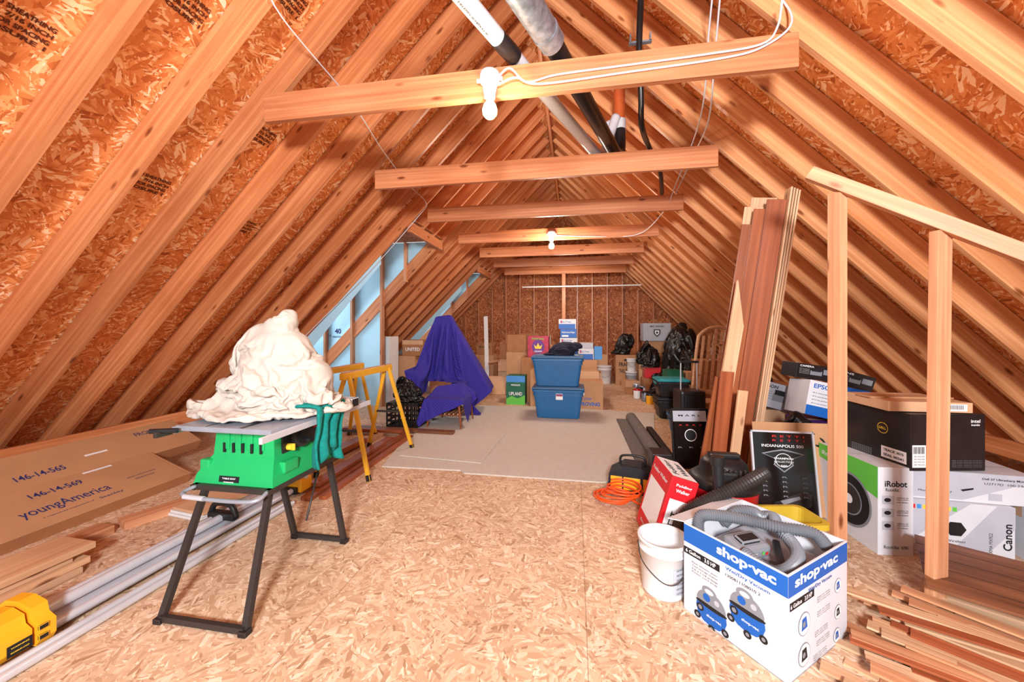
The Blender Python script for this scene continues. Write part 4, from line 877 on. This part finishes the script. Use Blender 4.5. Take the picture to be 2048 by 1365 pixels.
def C(x,y,z,w,d,h,mt,label,rz=0,txt=None,tc=ink,face='F',tape=card2,extra=None):
    b=cart(w,d,h,mt,tape=tape)
    if txt:
        for k,t in enumerate(txt): b.text(b.fr['F'],t,w*.5,h*(.68-.22*k),w*.7,h*.14,tc)
    if extra: extra(b,w,d,h)
    return b.out('carton',loc=(x,y,z),rot=(0,0,D(rz)),label=label,cat='box')
C(1.20,9.35,0,.50,.4,.70,card,'tall brown moving carton with handle slot',txt=('FRAGILE','THIS SIDE UP'),extra=lambda b,w,d,h:b.rect(b.fr['F'],w*.38,h*.8,w*.62,h*.86,ink,.002))
C(1.90,9.5,0,.6,.45,.52,card3,'brown carton at the bottom of a pile',2); C(1.90,9.5,.522,.55,.42,.50,card,'brown carton in the middle of a pile',-3)
def emblem(b,w,d,h):
    F=b.fr['F']; b.text(F,'MO WINES',w*.5,h*.82,w*.5,h*.09,ink); b.fpoly(F,[(w*.38,h*.65),(w*.62,h*.65),(w*.62,h*.4),(w*.5,h*.22),(w*.38,h*.4)],ink,.002); b.fpoly(F,[(w*.42,h*.6),(w*.58,h*.6),(w*.58,h*.42),(w*.5,h*.3),(w*.42,h*.42)],inkw,.003); b.disc(F,w*.5,h*.47,w*.04,ink,off=.004)
C(1.90,9.45,1.03,.62,.4,.42,greyc,'pale grey wine carton with black shield emblem',extra=emblem)
rb('black rubbish bag on a brown carton',(1.14,9.35,.705),(.54,.38,.50),bag_b,.3)
rb('black rubbish bag on stacked cartons',(1.62,8.92,.525),(.72,.44,.54),bag_a,1.0)
C(1.66,8.92,0,.5,.4,.52,card2,'light brown carton under a black bag',1)
rb('tall full black rubbish bag on a pile',(1.98,7.88,.285),(.76,.52,1.08),bag_b,-.3)
rb('black rubbish bag beside the tall bag',(2.15,8.6,.745),(.70,.50,.72),bag_a,2.0)
rb('black rubbish bag sagging beside cartons',(1.62,7.30,.0),(.58,.48,.50),bag_a,-.8)
rb('small black rubbish bag on a small carton',(1.56,8.2,.525),(.46,.40,.40),bag_b,1.4)
rb('black rubbish bag on a carton by the eave',(2.08,7.2,.455),(.48,.42,.50),bag_b,2.2)
C(2.05,7.9,0,.56,.5,.28,card,'brown carton under the tall black bag'); C(2.20,8.62,0,.5,.5,.74,card3,'brown carton near the eave')
C(1.55,8.2,0,.32,.3,.30,card3,'small brown carton on the floor'); C(1.58,8.2,.302,.3,.28,.22,red,'small red carton on a brown carton')
C(2.08,7.2,0,.34,.3,.45,card,'small brown carton by the eave',-6); C(1.62,6.75,0,.36,.3,.32,greyc,'grey carton on the floor',3); C(1.62,6.75,.322,.3,.28,.16,card2,'small carton on the grey carton')
C(1.18,8.45,0,.30,.28,.20,card2,'small light carton on the floor',12); C(1.12,7.9,0,.22,.2,.12,card3,'little brown carton on the floor',-12)
C(1.98,6.72,0,.30,.3,.60,card2,'light brown carton beside the grey carton'); C(1.64,6.76,.485,.26,.24,.14,dgreen,'small green carton on stacked cartons',8,tape=None); C(1.42,6.42,0,.24,.2,.16,card3,'little brown carton behind the black bins',10)
C(1.30,9.75,0,.4,.3,.5,card3,'brown carton against the gable wall'); C(.62,9.85,0,.45,.35,.40,card,'brown carton near the gable wall pail'); C(.60,9.85,.402,.40,.3,.26,card2,'light carton stacked by the gable wall',4)
for k,(x,y,z) in enumerate(((1.24,7.60,0),(1.32,7.82,0),(1.26,8.15,0),(1.16,7.42,0),(1.30,6.9,0),(1.26,7.15,0))):
    b=MB(); b.lathe([(0,0),(.06,0),(.065,.01),(.065,.15),(.06,.165),(0,.165)],(redp,white,galv,white,dyel,galv)[k],seg=18); b.lathe([(0,.18),(.062,.18),(.066,.17),(.066,.15)],(black,galv,chrome,redp,black,black)[k],seg=18)
    b.out('paint_can',loc=(x,y,z),label='small paint can standing in the pile',cat='paint can',group='paint cans')
bucket('bucket',.70,9.3,0,.165,.42,white,'white plastic pail with lid near the gable wall',lid=white,deco=False); bucket('bucket',1.26,8.85,0,.12,.34,greyc,'grey plastic pail near cartons',lid=white,deco=False)
bucket('bucket',1.26,8.85,.356,.10,.28,white,'small white tub stacked on a pail',lid=white,deco=False)

# ================================================================= CENTRE BACK CARTONS
def cg(b,w,d,h):
    F=b.fr['F']; b.rect(F,0,h*.78,w,h,sky,.001); b.text(F,'WINDSOR',w*.5,h*.68,w*.5,h*.06,inkw); b.fpoly(F,[(0,h*.2),(w*.3,h*.3),(w*.6,h*.22),(w,h*.34),(w,0),(0,0)],ltgreen,.001); b.text(F,'UPLAND',w*.5,h*.38,w*.70,h*.12,inkw,bold=.02)
C(-1.02,6.60,0,.33,.3,.50,dgreen,'dark green printed carton with pale lettering',extra=cg,tape=None)
def imp(b,w,d,h): b.text(b.fr['F'],'NEVER STOP',w*.35,h*.38,w*.55,h*.09,svblue); b.text(b.fr['F'],'IMPROVING',w*.5,h*.2,w*.8,h*.14,svblue,bold=.03); b.rect(b.fr['F'],w*.1,h*.5,w*.4,h*.6,inkw)
C(.20,6.42,0,.50,.36,.46,card,'brown moving carton with blue lettering',extra=imp)
C(.16,6.80,0,.5,.3,.58,card2,'light brown carton behind stacked bins'); C(-.50,6.48,0,.5,.30,.62,card,'brown carton behind the blue bins')
C(-.62,6.99,0,.68,.5,.80,card3,'large brown carton stacked behind bins'); C(.10,7.25,0,.6,.45,.75,card,'large brown carton under small blue cartons')
def crown(b,w,d,h):
    F=b.fr['F']; b.disc(F,w*.5,h*.5,w*.30,purple,ry=h*.34); b.fpoly(F,[(w*.36,h*.40),(w*.64,h*.40),(w*.70,h*.62),(w*.59,h*.5),(w*.5,h*.68),(w*.41,h*.5),(w*.30,h*.62)],inky,.003); b.text(F,'CROWN',w*.5,h*.28,w*.36,h*.08,inkw,off=.004); b.text(F,'SPECIAL',w*.5,h*.88,w*.6,h*.08,ltgreen,off=.004)
C(-.66,6.95,.805,.38,.34,.38,magenta,'red and purple printed carton with crown emblem',extra=crown,tape=None)
C(-1.14,7.5,0,.4,.4,.86,card,'brown carton beside the printed carton'); C(-1.14,7.5,.862,.38,.36,.34,card3,'brown carton on top of another carton')
def bl(b,w,d,h): b.rect(b.fr['F'],0,0,w*.95,h*.5,svblue); b.text(b.fr['F'],'Poly-Tree',w*.4,h*.7,w*.6,h*.18,svblue); b.rect(b.fr['F'],w*.1,h*.6,w*.2,h*.85,inkr,.002)
for (x,y,z,w,h,mt,ex) in ((-.12,7.2,.755,.34,.22,svblue,None),(-.12,7.2,.98,.32,.17,wht2,bl),(-.12,7.2,1.155,.30,.16,svblue,None),(-.14,7.2,1.32,.32,.18,wht2,bl)):
    C(x,y,z,w,.3,h,mt,'small blue and white carton in a stack',extra=ex or (lambda b,w,d,h:(b.text(b.fr['F'],'Performance Paper',w*.5,h*.6,w*.8,h*.25,inkw),b.rect(b.fr['F'],w*.1,h*.1,w*.5,h*.3,inkw))),tape=None)
C(.20,7.2,.755,.28,.3,.20,wht2,'white carton with blue end',extra=bl,tape=None); C(.42,7.12,.755,.14,.16,.24,sky,'small sky blue carton standing upright',tape=None); C(.20,7.22,.958,.26,.3,.10,greyc,'thin grey carton on white carton',tape=None)
C(.45,7.30,0,.08,.3,.5,card2,'narrow light carton beside larger cartons',tape=None)
opencart('open_carton',.60,.5,.62,card2,(-1.36,8.15,0),D(8),'open light brown carton with spread flaps',flaps=((0,-60),(1,-20),(3,-10),(2,-30)))
C(-2.12,8.75,0,.5,.45,.70,card,'brown carton near the gable wall'); C(-1.62,9.2,.0,.40,.35,.95,card3,'tall brown carton near the gable wall')
C(-2.1,8.75,.702,.36,.3,.28,card3,'small carton stacked near the gable wall',txt=('BOOKS',)); C(-1.10,9.1,0,.55,.45,.78,card,'brown carton by the back wall'); C(-1.10,9.1,.782,.5,.4,.42,card3,'brown carton on top by the back wall')
C(-.72,8.6,0,.45,.40,.95,card,'tall brown carton in the back row'); C(-.72,8.6,.952,.34,.3,.20,wht2,'small white carton on a tall carton',tape=None)
for k in range(3): MB().box((0,0,0),(.5,.02,.36),card2,rot=(D(-22),0,0)).out('folded_carton',loc=(-1.62+.04*k,7.42+.06*k,.17),rot=(0,0,D(5*k)),label='flattened cardboard carton leaning',cat='cardboard',group='flattened cartons')

# ================================================================= COVERED FURNITURE
soft('moving_blanket',blk1,None,blueb,'dark blue quilted blanket draped over tall chair','blanket',solid=.006)
soft('moving_blanket',blk2,None,blueb,'blue quilted blanket draped over the low table','blanket',solid=.005)
tb=root('side_table',(-1.70,5.0,.0125),(0,0,0),'low wooden table with slender tapered legs','table')
b=MB(); b.box((0,0,.355),(.50,.60,.03),w_brown,bev=.006); b.out('table_top',parent=tb)
b=MB(); b.box((0,0,.17),(.42,.52,.012),w_brown)
for q in range(7): b.box((-.18+.06*q,0,.185),(.015,.52,.015),w_pale)
b.out('lower_shelf',parent=tb)
for sx in(-1,1):
    for sy in(-1,1): b=MB(); b.cyl((sx*.19,sy*.25,.345),(sx*.235,sy*.29,0),.02,w_brown,r1=.011,seg=12); b.out('leg',parent=tb)
rb('round black rubbish bag beside the blue blanket',(-2.24,4.82,.345),(.44,.38,.34),bag_a,.2)
b=MB()
for k in range(5):
    for (c,sz) in(((0,-.17,.03+.07*k),(.42,.01,.025)),((0,.17,.03+.07*k),(.42,.01,.025)),((-.21,0,.03+.07*k),(.01,.34,.025)),((.21,0,.03+.07*k),(.01,.34,.025))): b.box(c,sz,black)
for k in range(8): b.box((-.21+.06*k,-.17,.165),(.018,.012,.33),black); b.box((-.21+.06*k,.17,.165),(.018,.012,.33),black)
b.box((0,0,.01),(.42,.34,.015),black); b.box((0,0,.335),(.42,.34,.01),black); b.out('milk_crate',loc=(-2.26,4.82,0),label='black plastic crate with open lattice sides',cat='crate')
C(-3.25,6.95,0,.50,.45,.80,card,'brown carton behind the covered chair'); 
C(-3.06,6.95,.802,.42,.4,.30,card3,'brown moving carton with white lettering',extra=lambda b,w,d,h:(b.rect(b.fr['F'],0,h*.72,w,h,card2),b.text(b.fr['F'],'UNITED',w*.5,h*.42,w*.7,h*.22,inkw,bold=.02)))
C(-3.42,6.42,0,.3,.35,1.18,white,'tall narrow white carton beside dormer',tape=None)
C(-2.65,7.4,0,.5,.4,.75,card2,'light brown carton behind blankets'); C(-2.45,8.0,0,.6,.5,.7,card,'brown carton under the second dormer')
beam('leaning_board',(-1.90,8.05,0),(-2.0,8.3,1.6),.09,.02,white,'white painted board leaning near the dormer','board',up=(0,1,0))
beam('leaning_board',(-2.2,6.75,.0),(-2.35,6.95,1.5),.08,.03,w_pale,'pale board leaning behind the blanket','board',up=(0,1,0))

# ================================================================= LIGHT
def area(name,loc,tgt,sz,pw,col):
    l=bpy.data.lights.new(name,'AREA'); l.shape='RECTANGLE'; l.size=sz[0]; l.size_y=sz[1]; l.energy=pw; l.color=col
    o=bpy.data.objects.new(name,l); COL.objects.link(o); o.location=loc; o.rotation_euler=(Vector(tgt)-Vector(loc)).to_track_quat('-Z','Y').to_euler(); return o
def point(name,loc,pw,col,r=.05):
    l=bpy.data.lights.new(name,'POINT'); l.energy=pw; l.color=col; l.shadow_soft_size=r
    o=bpy.data.objects.new(name,l); COL.objects.link(o); o.location=loc; return o
area('flash',(.25,-1.9,2.15),(-.3,6,2.0),(.6,.5),370,(.97,.985,1))
point('bulb_and_fill_light',(-.50,2.10,2.50),34,(1,.83,.60))
point('bulb_and_fill_light',(-.36,5.70,2.46),100,(1,.86,.70),.16)
point('bulb_and_fill_light',(-.2,8.6,2.3),50,(1,.86,.70),.2)  # added fill for the far end, no bulb hangs here
# added fill lights brightening the foam in both dormers, no window modelled
area('dormer_fill',(-4.9,5.15,1.9),(-3.2,5.9,1.4),(.7,.9),26,(.90,.96,1))
area('dormer_fill',(-4.9,8.85,1.9),(-3.2,9.6,1.4),(.7,.9),26,(.90,.96,1))
w=bpy.data.worlds.new('w'); SC.world=w; w.use_nodes=True; w.node_tree.nodes['Background'].inputs[0].default_value=(.95,.98,1,1); w.node_tree.nodes['Background'].inputs[1].default_value=.8

# ================================================================= CAMERA
cam=bpy.data.cameras.new('cam'); co=bpy.data.objects.new('cam',cam); COL.objects.link(co); SC.camera=co
cam.sensor_width=36; cam.lens=750/2048*36; cam.shift_y=-25.5/2048; cam.clip_start=.02
co.location=(0,0,1.33); co.rotation_euler=(math.pi/2,0,math.atan(126/750))
